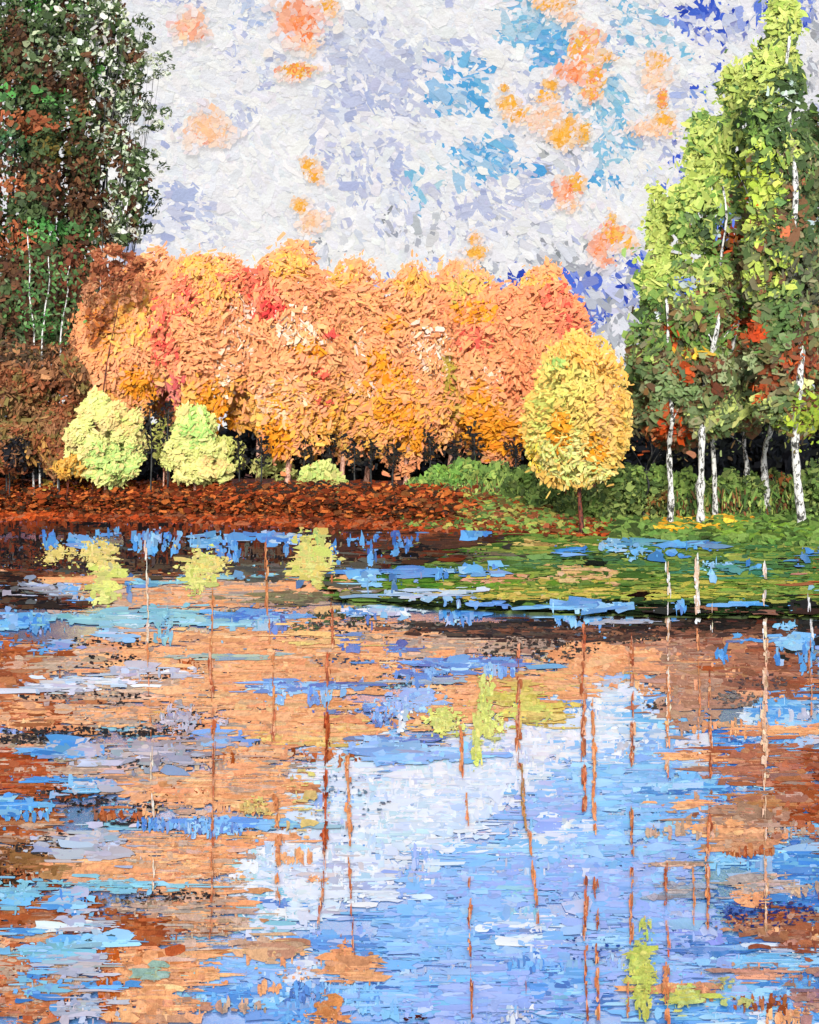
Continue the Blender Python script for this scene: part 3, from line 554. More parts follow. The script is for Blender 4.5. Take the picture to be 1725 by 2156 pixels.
BT = [ # crown lobes, depth, trunk waypoints, radius, n, colours, bark, label
 ([(1388,470,30,90),(1395,600,58,90),(1400,740,80,110),(1420,870,70,60)], 63, [(1411,1140),(1409,940),(1405,800),(1392,560)], .16, 6500, LG + ' ' + MG, M_BIRCH, 'lime topped birch nearest the sky gap, straight white trunk beside the rust leaves'),
 ([(1478,310,40,80),(1470,450,68,100),(1480,640,85,120),(1480,800,85,100),(1500,880,70,50)], 62, [(1476,1132),(1473,915),(1490,760),(1520,560),(1517,400)], .17, 9500, MG + ' ' + LG, M_BIRCH, 'birch with a ragged lime top second from the sky gap, white knobbly trunk'),
 ([(1548,190,34,70),(1545,320,66,100),(1550,480,80,120),(1540,670,90,120),(1560,830,80,90)], 64, [(1506,1112),(1500,915),(1540,700),(1584,592),(1568,345),(1555,240)], .13, 9500, MG + ' ' + LG + ' ' + DK, M_BIRCH, 'tall lime and green birch whose slender white trunk shows mid crown'),
 ([(1648,50,38,80),(1630,180,75,110),(1650,350,90,130),(1650,540,95,130),(1650,720,90,110),(1660,850,80,75)], 60, [(1692,1152),(1672,930),(1680,700),(1664,450),(1656,220),(1650,90)], .23, 17000, MG + ' ' + DK + ' ' + LG, M_BIRCH, 'tallest birch with the lime spire at upper right and thick leaning white trunk'),
 ([(1580,640,90,150),(1560,820,90,90)], 66, [(1567,1085),(1566,900),(1570,700)], .15, 6500, DK + ' ' + MG, M_BIRCH, 'dark green birch behind, with a short speckled trunk in the shadow'),
 ([(1700,420,70,200),(1700,640,80,180),(1700,830,75,100)], 65, [(1616,1092),(1606,930),(1640,800),(1690,500)], .19, 9500, DK + ' ' + DK + ' ' + MG, M_BIRCH, 'dark green birch at the right edge behind the thick leaning trunk'),
 ([(1375,830,70,95),(1440,880,80,75)], 65, [(1352,1110),(1370,900)], .08, 5200, MG + ' ' + DK + ' #8A9468', M_DARK, 'low broad olive and rust tree beside the round yellow tree'),
 ([(1810,300,95,260),(1800,700,100,250)], 63, [(1800,1160),(1800,500)], .16, 7000, DK + ' ' + MG, M_DARK, 'dark green tree cut off by the right edge of the view'),
 ([(1960,330,95,260),(1970,720,105,250)], 64, [(1965,1160),(1965,500)], .16, 7000, DK + ' ' + MG, M_DARK, 'dark green tree just beyond the right edge of the view'),
 ([(2130,400,100,260),(2130,740,110,230)], 65, [(2130,1160),(2130,500)], .16, 6000, DK + ' ' + MG, M_DARK, 'farther dark green tree beyond the right edge of the view'),
]
for (lobes, Y, way, tr, n, cols, bark, lab) in BT:
    g = at(way[0][0], way[0][1], Y); g[2] = min(g[2], float(gz(g[:1], np.array([Y]))[0])) - .05
    root = empty('birch_tree' if bark is M_BIRCH else 'broadleaf_tree', g); tag(root, lab, 'tree', GRB)
    Ps, Ns = [], []; ar = np.array([l[2] * l[3] for l in lobes], float); ar /= ar.sum()
    for (lu, lv, lru, lrv), a_ in zip(lobes, ar):
        p_, n_ = crown_pts(at(lu, lv, Y), pp(lru, Y), pp(lru, Y) * .6, pp(lrv, Y), int(n * a_), int(20 + lrv / 5), lump=.215); Ps.append(p_); Ns.append(n_)
    P = np.vstack(Ps); Nn = np.vstack(Ns); m_ = len(P); e_ = rng.random(m_) < .13; P[e_] += rng.normal(0, 1, (int(e_.sum()), 3)) * [.5, .2, .7]; Cb = vary(blend_pick(cols, P), .09, .04); low_ = (VH + (CH - P[:, 2]) * F / Y + 1.1 * ((CX + P[:, 0] * F / Y) - 1400)) > 640 + rng.normal(0, 70, m_)
    Cb[low_] = vary(blend_pick(OLD, P[low_], .9, 31), .12, .05); C = patches(P, Cb, TP, Y)
    th_ = rng.random(m_) < .35; s_ = np.where(e_, .55, 1) * pp(7.0, Y) * rng.gamma(2.2, .42, m_).clip(.3, 2.6); N = Nn * .3 + np.array([0, -.75, .1]) + rng.normal(0, .2, (m_, 3))
    poly_mesh('crown', dabs(P, N, s_, s_ * rng.uniform(.28, .65, m_) * np.where(th_, .5, 1), flow(P, 1.2), K=8), 8, vcol(C, 8), M_LEAF, root)
    W_ = np.array([at(a, b, Y) for a, b in way]); W_[0] = g
    tt = np.linspace(0, len(W_) - 1, 40); Q = np.stack([np.interp(tt, np.arange(len(W_)), W_[:, i]) for i in range(3)], 1)
    frac = tt / tt[-1]; Q[:, 1] -= 1.0 * np.clip(frac * 2.2, 0, 1) * pp(70, Y) * .6 * np.sin(frac * 9 + way[0][0]) ** 2
    Q[:, 0] += .05 * frac * np.sin(tt * 6 + way[0][0]); tube(Q, (tr * (1 - .72 * frac)) * (1 + .4 * np.exp(-frac * 16)) * (1 + .16 * rng.normal(size=40)), 'trunk', bark, root, seg=9)
    for i in range(4):
        k0 = rng.integers(16, 34); e = Q[k0] + np.array([rng.uniform(-1.4, 1.4), rng.uniform(0, .8), rng.uniform(.6, 2.0)])
        trunk(root, Q[k0], e, tr * .25, tr * .08, bark, name='branch', n=6)

# ------------------------------------------------------------------ undergrowth, bank litter
GB = '#7C9A4C #688A40 #94AE56 #567038 #445630 #A8BA64 #384A2A'
GB1 = '#86B452 #6A9A44 #9CC45E #4A6A34 #B4C862 #3A5A2E'
BU = [ # u, crown centre v, ru, rv, depth, colours, label
 (885,1040,34,32,76,GB1,'small bright green bush, leftmost of the green thicket under the orange wood'),
 (930,1025,42,42,76.5,GB1+' #B8C84C','green bush flecked with yellow at the foot of a pink trunk'),
 (985,1015,44,50,77,GB1,'bright green bush before the black gap left of the amber leaves'),
 (1040,1020,46,46,76,GB1+' '+GB,'leafy green bush under the amber skirt of leaves'),
 (1095,1030,44,44,72,GB,'olive green bush left of the round yellow tree'),
 (1150,1055,44,36,68,GB,'low olive bush touching the round yellow tree on its left'),
 (1200,1075,34,26,66,GB+' #8A4A2C','low brown green bush behind the dark red trunk'),
 (1270,1060,50,42,66,GB,'olive bush just right of the dark red trunk'),
 (1330,1035,48,60,65.5,GB,'taller green bush between the round yellow tree and the first white trunk'),
 (1385,1050,44,66,65,GB+' #A8602C','green bush with rust leaves left of the first white trunk'),
 (1440,1050,44,62,66,GB,'green bush between the first two white trunks'),
 (1500,1060,40,56,67,GB,'green bush behind the pair of close white trunks'),
 (1545,1050,38,60,66,GB,'green bush left of the short speckled trunk'),
 (1590,1060,40,60,65.5,GB,'green bush right of the short speckled trunk'),
 (1645,1060,42,70,66,GB+' #A8502C','green bush with red sprigs left of the thick leaning trunk'),
 (1715,1055,50,90,64,GB,'tall green bush right of the thick leaning trunk'),
 (1790,1060,60,80,64,GB,'green bush at the very right edge'),
]
for (u, cv, ru, rv, Y, cols, lab) in BU:
    tree('green_bush', lab, 'green bushes along the bank', 'bush', Y, u, None, (u, cv, ru, rv), cols, 1500, 4.4, clumps=20, trunk_mat=M_DARK, tr=.03, lump=.34, mat=M_FINE, jit=.45, aspect=(.45, .85), limbs=1, face=.65)

def litter(name, label, cat, u0, u1, n, cols, d0, d1, size, h=.1, plist=(), kind='stuff', mat=M_GROUND):
    u = rng.uniform(u0, u1, n); u = np.where((u > u1 - 160) & (rng.random(n) < (u - u1 + 160) / 170), rng.uniform(u0, u1 - 100, n), u); Ys = CH * F / (shore_v(u) - VH); Y = Ys + rng.uniform(d0, d1, n) ** 1.0; X = (u - CX) / F * Y
    Z = gz(X, Y) + rng.uniform(.01, h, n); P = np.stack([X, Y, Z], 1); C = vary(pick(pal(cols), n), .14, .05)
    vv = VH + (CH - Z) * F / Y
    for (pu, pv, ru, rv, cl, st) in plist:
        m = (np.hypot((u - pu) / ru, (vv - pv) / rv) + rng.normal(0, .2, n) < 1) & (rng.random(n) < st); C[m] = vary(pick(pal(cl), int(m.sum())), .1)
    s = size / F * 74 * rng.gamma(3, .33, n).clip(.4, 2.2)
    N = np.stack([rng.normal(0, .2, n), -np.abs(rng.normal(.85, .2, n)), np.ones(n) * .8], 1)
    o = poly_mesh(name, dabs(P, N, s, s * rng.uniform(.3, .7, n), rng.normal(0, .5, n)), 8, vcol(C, 8), mat); tag(o, label, cat, None, kind); return o
litter('leaf_litter', 'rusty red fallen leaves and earth strokes covering the far bank', 'leaf litter', -500, 1380, 34000, '#8A3A1C #A04420 #6E2E18 #B0522A #4A2014 #9A5A3C #5A3020', -.4, 12, 5.2, .16,
       [(60,1060,90,34,'#B04A20 #C05A2C #A8441E',.8),(560,1075,80,18,'#B85A34 #A04A28',.6),(900,1085,200,16,'#A86448 #94563C',.7),(180,1060,60,20,'#C86A30',.3),(560,1040,300,20,'#5A2A18 #8A3A1C',.5),(760,1080,60,20,'#7A3A24',.5),(1180,1095,120,14,'#B06A4C #94503A',.6),(160,1070,20,14,'#E0C060',.5),(360,1080,200,10,'#7A4A34',.4)])
SCR = '#8A3C1E #6A2E1A #A84E28 #4A2416 #C06A34 #7A4A2C #3A2A20'
litter('russet_scrub', 'knee high rust and brown scrub along the foot of the orange wood', 'scrub', -300, 1010, 17000, SCR, 1.0, 7, 4.4, 1.25,
       [(200,1010,120,16,'#D8902C #C87A28 #8A4A24',.4),(60,1000,60,30,'#2A2422 #3A2A24 #8A5A34',.5),(620,1020,160,20,'#3A2E28 #6A3A24 #2A2A26',.5),(380,1010,160,18,'#5A2A18 #7A3A20',.5),(100,1020,20,12,'#E8C060',.3)])
litter('grass', 'green grass and yellow leaves on the bank under the birches', 'grass', 1290, 2300, 9000, '#5A7A38 #6E8A44 #46602E #7C9448 #3A4A26', -.5, 13, 8, .35,
       [(1470,1105,100,16,'#D0A030 #E8B840 #C88A28 #A88A30',.5),(1440,1118,60,8,'#F0C040 #E8A020',.45),(1600,1120,120,16,'#6E8A34 #4A6228',.5)])

nG = 15000; u = rng.uniform(850, 1950, nG); zone = np.clip((u - 1150) / 250, 0, 1); Y = 64.5 + 8.5 * (1 - zone) + rng.uniform(0, 5, nG); X = (u - CX) / F * Y
hg = rng.gamma(3, .075, nG) * (1 + .7 * zone); Z = gz(X, Y) + hg * .5 + rng.uniform(0, .9, nG) * (.5 + .8 * zone)
C = vary(pick(pal('#7C9A4C #5E8040 #94AE56 #4A6434 #A8B860 #38482C #6A4A30 #8A5A38'), nG), .16); P = np.stack([X, Y, Z], 1)
o = poly_mesh('tall_grass', dabs(P, np.stack([rng.normal(0, .3, nG), -np.ones(nG), rng.normal(0, .2, nG)], 1), hg * .55, rng.uniform(.02, .07, nG), np.pi / 2 + rng.normal(0, .35, nG), K=6), 6, vcol(C, 6), M_FINE)
tag(o, 'upright green and brown grass stalks along the bank at the right', 'grass', None, 'stuff')
for k_, u_ in enumerate([318, 352, 505, 548, 640, 693, 748, 782, 826, 905, 958, 1002, 1085]):
    Y = 77 + (k_ * 37 % 11) * .2; g = at(u_, 1040, Y); g[2] = float(gz(g[:1], np.array([Y]))[0]) - .05; r_ = empty('dark_sapling', g)
    tag(r_, 'thin black sapling with a ragged top among the trunks of the orange wood', 'sapling', 'thin dark saplings under the orange crowns')
    tp = at(u_ + rng.uniform(-5, 5), 940 - rng.uniform(0, 26) - (60 if u_ < 400 else 0), Y); trunk(r_, g, tp, .07, .03, M_DARK, n=8)
    n = 70; P = g + (tp - g) * rng.uniform(.55, 1.05, n)[:, None] + rng.normal(0, .3, (n, 3)) * [1, .3, .8]
    poly_mesh('crown', dabs(P, np.tile([0, -1.0, .1], (n, 1)) + rng.normal(0, .3, (n, 3)), rng.uniform(.06, .2, n), rng.uniform(.04, .1, n)), 8, vary(pick(pal('#1A1C20 #26241E #30281C #14161A'), n), .15), M_FINE, r_)

litter('grass', 'thin yellow green grass breaking up the rusty bank near the round yellow tree', 'grass', 850, 1330, 3600, '#6E8A44 #8A9A4C #4E6434 #A8A050 #5A4A2C #7A4A2C', 0, 11, 5, .3)
# ------------------------------------------------------------------ marsh: low green spit in the water on the right
def poly_in(u, v, poly):
    inside = np.zeros(len(u), bool); j = len(poly) - 1
    for i in range(len(poly)):
        (x1, y1), (x2, y2) = poly[i], poly[j]
        c = ((y1 > v) != (y2 > v)) & (u < (x2 - x1) * (v - y1) / (y2 - y1 + 1e-9) + x1); inside ^= c; j = i
    return inside
MP = [(690,1222),(760,1190),(870,1160),(960,1128),(1300,1126),(1800,1136),(2600,1150),(2600,1306),(1800,1306),(1400,1302),(1150,1296),(900,1284),(720,1268)]
def densify(P, k=8):
    out = []
    for i in range(len(P)):
        a, b = np.array(P[i], float), np.array(P[(i + 1) % len(P)], float)
        for t in np.linspace(0, 1, k, endpoint=False):
            q = a + (b - a) * t; out.append((q[0] + rng.normal(0, 8), q[1] + rng.normal(0, 1.6)))
    return out
MD = densify(MP)
top = on_water([p[0] for p in MD], [p[1] for p in MD], 0.0); top[:, 2] = .07; low = top.copy(); low[:, 2] = -.5
me = bpy.data.meshes.new('marsh'); k = len(MD)
me.from_pydata(np.vstack([top, low]).tolist(), [], [tuple(range(k))[::-1]] + [(i, (i + 1) % k, k + (i + 1) % k, k + i) for i in range(k)])
def marsh_mat():
    m, t, b = new_mat('marsh_mud'); N, Lk = t.nodes, t.links
    n = N.new('ShaderNodeTexNoise'); n.inputs['Scale'].default_value = .8; n.inputs['Detail'].default_value = 7; tc = N.new('ShaderNodeTexCoord'); Lk.new(tc.outputs['Object'], n.inputs['Vector'])
    r = N.new('ShaderNodeValToRGB'); e = r.color_ramp.elements; e[0].position = .4; e[0].color = (*hx('#3A4A22'), 1); e[1].position = .6; e[1].color = (*hx('#6E8038'), 1)
    Lk.new(n.outputs['Fac'], r.inputs[0]); Lk.new(r.outputs[0], b.inputs['Base Color']); b.inputs['Roughness'].default_value = .85; return m
me.materials.append(marsh_mat()); mo = link('marsh', me); mo['kind'] = 'structure'

def wshape(u, v, w, h, z, K=9, rag=.26, tilt=0.0):
    """flat pieces lying on the water: outline given by the width and height they show from the shore, laid out at its true place"""
    n = len(u); x, y = outline(n, K, rag)
    uu = u[:, None] + x * w[:, None]; vv = np.maximum(v[:, None] + y * h[:, None], VH + 60)
    P = on_water(uu, vv, 0.0); P[..., 2] = z[:, None] + rng.normal(0, 1, (n, K)) * tilt
    return P
MC = [ # colour areas of the marsh
 (1420,1190,500,18,'#5A8044 #4E7A48 #6E9250 #48704A',.6),(1400,1235,420,14,'#6E8A34 #8A9C40 #C8B850',.5),(1150,1262,260,14,'#D0BC58 #C8B04E #B8B450 #E0C068',.8),(1000,1250,120,10,'#D8C068 #8AA040',.6),
 (830,1220,120,22,'#4A7A2A #587F2E #3E6A26',.75),(900,1240,160,12,'#5A8A2C #6E9434',.6),(1230,1215,70,22,'#E8B488 #E0B070 #DDB878',.6),(1060,1228,80,8,'#E6A980 #DDA070',.8),(960,1180,120,14,'#6A6452 #7A6A54 #4A4A3A',.6),(920,1165,40,8,'#4A7A2E',.7),
 (1180,1150,160,8,'#DCC070 #D8B870 #A88A50',.55),(1500,1150,240,10,'#5C8A50 #4E7E4A',.6),(1650,1200,90,30,'#4E7A44 #5E8A4C #6E8A3C',.6),(1550,1215,120,14,'#3E7A60 #4A8A64',.5),(1300,1180,120,10,'#4A6A40 #2E3E2A',.4),(1250,1190,60,6,'#20241E',.5),
 (1400,1258,200,12,'#C8BC50 #A8B048',.6),(1640,1250,120,10,'#8CA848 #6E9A44',.6),(1200,1285,500,12,'#2A3A20 #1E2A1A #34482A #20281E',.85),(1480,1292,300,12,'#22301C #2E4424 #161C14',.9),(900,1278,160,8,'#2A3220 #1E241C #3E5030',.7),(1350,1262,22,10,'#2E1A12 #1E120E',.9),(1660,1190,24,18,'#2A2E22',.6),
 (770,1192,60,6,'#5A7A34',.6),
]
nM = 15000; u = rng.uniform(690, 2300, nM); v = rng.uniform(1124, 1308, nM); m = poly_in(u, v, MP); u, v = u[m], v[m]; n = len(u)
C = vary(pick(pal('#5E7E38 #6E8A40 #4E6E30 #7C9444 #8C9A48 #46602C #A8A850'), n), .12)
for (pu, pv, ru, rv, cl, st) in MC:
    q = (np.hypot((u - pu) / ru, (v - pv) / rv) + rng.normal(0, .18, n) < 1) & (rng.random(n) < st); C[q] = vary(pick(pal(cl), int(q.sum())), .1)
o = poly_mesh('marsh_grass', wshape(u, v, rng.gamma(2.4, 6, n).clip(3, 44), rng.gamma(3, .85, n).clip(.8, 6), .08 + rng.uniform(0, .06, n), tilt=.006), 9, vcol(C, 9), M_GROUND)
tag(o, 'green and ochre marsh plants matted on the spit at the right', 'marsh grass', None, 'stuff')

# ------------------------------------------------------------------ reflections painted as coloured pieces on the water
def scatter(lst, mat, name, label, cat, z0=.004, z1=.011, dens=1.0, crumbs=1.0, va=.10):
    U, V, W, H, C = [], [], [], [], []
    for it in lst:
        (pu, pv, ru, rv, cols, n, sty) = it
        n = int(n * dens)
        if sty in 'hb':
            n = int(n * 1.1); u = pu + ru * np.clip(rng.normal(0, .58, n), -1.6, 1.6); v = pv + rv * np.clip(rng.normal(0, .62, n), -1.7, 1.7)
            w = rng.gamma(1.5, .19 * min(ru, 60), n).clip(1.5, 44); h = rng.gamma(2.2, 1.3, n).clip(.7, 9) * (1 if sty == 'h' else 1.7)
        elif sty == 'd':
            u = pu + ru * rng.uniform(-1, 1, n); v = pv + rv * rng.uniform(-1, 1, n); w = rng.uniform(2, 6, n); h = rng.uniform(3, 13, n)
        elif sty == 's':
            a = rng.uniform(0, 6.283, n); r = np.sqrt(rng.random(n)) * 1.1; u = pu + ru * r * np.cos(a); v = pv + rv * r * np.sin(a); w = rng.uniform(1.5, 5.5, n); h = rng.uniform(1, 3, n)
        elif sty == 'o':
            n = int(n * 1.5); a = rng.uniform(0, 6.283, n); r = rng.random(n) ** .6 * np.exp(rng.normal(0, .3, n)); u = pu + ru * r * np.cos(a); v = pv + rv * r * np.sin(a); w = rng.gamma(2, 2.2, n).clip(1.5, 12); h = rng.gamma(2, 1.6, n).clip(1, 8)
        elif sty == 'v':
            v = pv + rv * rng.uniform(-1, 1, n); u = pu + 1.5 * nnoise(v / 50, v * 0, 9) + rng.normal(0, ru * .4, n); w = np.abs(rng.normal(2.2, 1, n)).clip(1, 5) * (ru / 4 + .4); h = rng.uniform(3, 12, n)
        U.append(u); V.append(v); W.append(w); H.append(h); C.append(pick(pal(cols), n))
    u, v, w, h = map(np.concatenate, (U, V, W, H)); C = np.concatenate(C); n = len(u); f = np.clip(rng.normal(.12, .2, (n, 1)), 0, .8); C = C * (1 - f) + C[rng.permutation(n)] * f; C = vary(C, va, va * .35)
    ci = rng.integers(0, n, int(n * crumbs)); nc = len(ci)        # torn crumbs of the same paint round every stroke
    u = np.concatenate([u, u[ci] + rng.normal(0, 1, nc) * (w[ci] * 1.1 + 5)]); v = np.concatenate([v, v[ci] + rng.normal(0, 1, nc) * (h[ci] * 1.2 + 2.5)])
    w = np.concatenate([w, rng.gamma(2, .9, nc).clip(.7, 5)]); h = np.concatenate([h, rng.gamma(2, .6, nc).clip(.6, 3.5)]); C = np.vstack([C, vary(C[ci], .16, .04)])
    k = (v > shore_v(u) + 3); u, v, w, h, C = u[k], v[k], w[k], h[k], C[k]; n = len(u)
    onm = poly_in(u, v, MP); z = rng.uniform(z0, z1, n) + np.where(onm, .14, 0)
    o = poly_mesh(name, wshape(u, v, w, h, z, K=8, rag=.3, tilt=.0006), 8, vcol(C, 8, .06), mat); tag(o, label, cat, None, 'stuff')

BL = '#4E98DA #3A80CC #62A8E0 #4690D4'; DB = '#2864B4 #2058A4 #3274BE'; LB = '#84C0E8 #9ACCEC #70B4E2'; CF = '#7CAEE4 #82A8E2 #8AB6E8 #70ACE2'; PW = '#8CA2DE #96A8E0 #849CDC'; TQ = '#7FBCD0 #88C2CE #74B4C8'; WH = '#DEDFE4 #D4DAE6 #E2E2E2 #C4D6E4'
PC = '#F2AC78 #EEA470 #EAA070 #F2B482'; TAN = '#C4A48C #B89A84 #D0B098 #AC9A8C'; RS = '#A4522C #944A2A #B05E34 #86401F'; GY = '#8E9098 #9A98A0 #7E8490'; DKD = '#2E3034 #3A3636 #24262A'; LV = '#B4B4C6 #BEBCCA #A8AABC #C4B8BA'
LM = '#DCDA78 #CED46C #E2DE84 #C8CC74'; CY = '#E8CC78 #ECD488 #DCC46C'; SH = '#1E1C1E #2A2422 #4A2A1C #16161A #5A4232 #6E3220'
RIP = []; TOPR = []  # dashes of water blue and sky reflections painted in their colour
def R(*a): TOPR.append(a)
# rows of blue under the far bank
for q in [(110,1137,18,14,BL,30,'d'),(180,1142,34,12,LB+' '+BL,50,'b'),(240,1125,16,8,BL,16,'b'),(330,1142,50,20,BL+' '+LB,90,'d'),(440,1138,36,12,BL+' '+LB,50,'b'),(480,1158,24,20,BL,40,'d'),(590,1133,52,10,BL+' #B8D4F0',60,'b'),
          (606,1155,5,22,BL,16,'v'),(850,1155,26,18,BL,30,'d'),(850,1128,30,16,DB,20,'d'),(960,1117,70,8,DB+' '+BL,40,'h'),(1005,1128,34,10,BL,30,'b'),(785,1158,10,30,BL+' '+DB,22,'d'),(748,1136,14,8,BL,12,'b'),(705,1170,10,20,BL,10,'d'),
          (800,1212,110,6,BL+' #4A88C8',50,'h'),(770,1230,30,18,LB,40,'b'),(880,1220,14,18,BL,14,'b'),(830,1232,6,26,'#2A6C9A',12,'v'),(1010,1212,50,10,LB+' '+BL,40,'b'),(930,1218,12,12,BL,10,'d'),
          (1290,1158,30,16,LB+' #A8CCE0',36,'o'),(1340,1170,30,14,LB,26,'o'),(1330,1150,60,6,'#4A88B8 #5C9AB0',26,'h'),(1210,1170,50,6,BL,18,'h'),(1460,1155,60,8,'#5A90C0 '+BL,24,'b'),(1410,1175,40,8,BL,14,'b'),(1700,1175,30,26,'#4A84C0',20,'b'),(1515,1195,30,6,LB,14,'b'),(1500,1215,6,20,LB,14,'v'),(1560,1205,60,10,'#3C8090 #4A9088',24,'h'),(1590,1200,20,12,BL,8,'d'),
          (640,1215,12,20,'#2A6CA0',14,'v')]: R(*q)
# blue row beside the marsh edge
for q in [(760,1290,30,10,BL,22,'b'),(820,1285,60,8,LB+' '+WH,50,'b'),(780,1310,6,14,DB,6,'d'),(960,1298,34,18,BL+' '+LB,50,'d'),(1000,1290,40,10,BL,40,'b'),(1230,1290,90,9,BL+' '+LB,90,'b'),(1215,1305,50,14,BL+' '+LB,50,'d'),(1430,1295,14,12,BL,14,'d'),(1550,1285,80,4,BL,22,'h'),(1660,1350,36,12,LB,50,'b'),(1650,1320,24,8,LB,24,'o'),(1700,1380,14,40,BL,30,'d'),(1640,1380,8,22,BL,14,'d'),(1520,1380,10,16,BL,14,'d'),(1560,1350,30,8,BL,16,'h'),
          (900,1262,120,8,'#A8C4DC #C4D4E0 #90B4D0',60,'h'),(1330,1310,90,4,'#A8A8B4',26,'h')]: R(*q)
# left middle turquoise band and dashes
for q in [(230,1302,150,13,TQ,170,'h'),(370,1290,70,12,TQ,70,'h'),(345,1325,20,34,TQ,50,'d'),(280,1310,40,10,'#B8DCE4 #D0E4EA',30,'h'),(35,1312,40,18,LB+' '+BL,80,'b'),(75,1318,12,24,BL,20,'d'),(96,1310,8,14,BL,10,'d'),(155,1240,26,18,BL+' '+LV,40,'b'),(270,1240,8,24,DB,14,'d'),(320,1228,60,6,TQ+' '+BL,30,'h'),(500,1215,80,4,'#5A8AB8 '+TQ,30,'h'),(100,1240,60,18,LV+' '+GY,60,'h'),
          (520,1298,75,6,DB+' '+BL,60,'h'),(520,1312,75,9,LB+' '+TQ,60,'b'),(575,1312,28,14,DB+' '+BL,30,'d'),(600,1298,50,4,BL,20,'h'),(235,1340,40,10,LV+' '+LB,40,'h'),(120,1365,40,12,'#8A94C4 '+BL,40,'h'),(130,1448,80,12,WH+' '+LV,110,'h'),(200,1438,90,6,'#C8D8DC '+WH,60,'h'),(280,1415,40,14,LV,50,'b'),(385,1418,40,8,LV+' '+WH,30,'h'),(620,1448,90,9,LB+' '+BL,90,'b'),(700,1445,90,6,DB+' #5A88A8',40,'h'),(600,1470,14,14,LB,14,'d'),(660,1472,12,16,LB+' '+BL,20,'d'),(690,1470,12,18,LB,22,'d'),
          (480,1385,120,4,'#8CA89C #98B0A0',50,'h'),(740,1360,26,10,DB,22,'b'),(840,1367,26,8,DB+' '+BL,26,'b'),(735,1345,30,8,'#5A80B8',14,'h'),(970,1398,130,7,DB+' '+BL,120,'h'),(980,1406,60,10,LB+' '+BL,60,'b'),(890,1425,50,12,DB+' '+BL,50,'b'),(1050,1412,30,16,LB+' '+BL,40,'d'),(850,1490,60,22,CF+' '+LB,110,'o'),(880,1475,40,16,CF,50,'b'),(790,1495,30,10,DB+' '+BL,30,'h'),(810,1515,24,18,DB+' '+BL,30,'d'),(845,1520,8,24,WH,20,'v'),(700,1502,26,4,DB,12,'h'),(880,1560,90,6,DB,36,'h'),(820,1590,60,22,CF+' '+LB+' '+BL,100,'b'),(950,1590,70,14,LB+' '+CF,60,'b'),(930,1440,60,8,'#8EA8B8',26,'h'),
          (380,1520,42,34,LV+' '+GY,110,'o'),(470,1560,60,14,'#7E90C0 '+GY+' '+BL,60,'b'),(150,1580,60,16,LV+' '+LB+' '+BL,100,'b'),(90,1590,60,8,BL,20,'h'),(470,1525,10,8,LV,10,'o'),(300,1600,50,30,GY+' '+LV,60,'b'),(380,1585,60,30,GY,70,'b'),(200,1600,60,20,LV,50,'b'),
          (30,1700,50,14,LB+' '+BL,60,'b'),(60,1715,50,10,TQ+' '+BL,30,'d'),(180,1660,50,14,LV+' '+LB,60,'b'),(130,1645,90,5,BL+' #5A98B8',40,'h'),(400,1742,110,9,BL+' '+DB,120,'d'),(500,1738,90,8,BL+' '+LB,70,'b'),(600,1740,60,6,TQ,30,'h'),(450,1755,60,10,DB+' '+LB,50,'d'),(200,1780,60,30,LV,90,'b'),(100,1790,40,20,LV,30,'h'),
          (200,1870,160,12,TQ,140,'h'),(40,1890,36,20,LB+' '+TQ,60,'b'),(150,1905,40,22,LV+' '+LB+' '+BL,80,'b'),(60,1970,60,8,BL+' '+LB,40,'h'),(190,1985,80,10,LB+' #3A5A68',60,'b'),(100,2010,60,22,LB+' '+TQ,90,'b'),(180,1950,60,20,LV+' '+WH,60,'h'),(160,2040,60,26,LV,90,'b'),(80,2080,40,30,LB+' '+TQ+' '+BL,50,'b'),(170,2130,60,24,LV,80,'b'),(220,2080,60,8,BL,24,'h')]: R(*q)
def R(*a): RIP.append(a)
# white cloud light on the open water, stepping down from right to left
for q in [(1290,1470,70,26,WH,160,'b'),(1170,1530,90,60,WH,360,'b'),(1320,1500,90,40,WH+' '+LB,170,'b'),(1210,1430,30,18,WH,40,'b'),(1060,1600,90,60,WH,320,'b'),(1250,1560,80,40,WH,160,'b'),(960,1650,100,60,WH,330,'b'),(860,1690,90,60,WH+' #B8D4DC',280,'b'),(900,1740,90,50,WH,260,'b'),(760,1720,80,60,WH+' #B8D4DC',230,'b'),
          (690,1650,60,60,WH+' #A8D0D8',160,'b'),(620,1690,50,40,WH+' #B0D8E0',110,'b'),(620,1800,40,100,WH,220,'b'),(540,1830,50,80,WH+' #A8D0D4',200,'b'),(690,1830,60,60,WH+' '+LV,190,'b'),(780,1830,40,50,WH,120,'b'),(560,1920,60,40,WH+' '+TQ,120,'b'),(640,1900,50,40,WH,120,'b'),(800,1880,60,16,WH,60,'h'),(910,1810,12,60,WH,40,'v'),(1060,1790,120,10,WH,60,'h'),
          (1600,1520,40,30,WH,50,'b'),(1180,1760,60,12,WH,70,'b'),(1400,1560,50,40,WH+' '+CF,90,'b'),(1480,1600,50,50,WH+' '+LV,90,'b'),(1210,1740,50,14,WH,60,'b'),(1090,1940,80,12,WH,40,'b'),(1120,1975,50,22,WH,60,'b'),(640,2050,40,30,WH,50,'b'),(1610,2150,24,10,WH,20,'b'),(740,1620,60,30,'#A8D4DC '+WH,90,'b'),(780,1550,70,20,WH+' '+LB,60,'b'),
          (970,1690,14,60,'#C8D4E8',20,'v')]: R(*q)
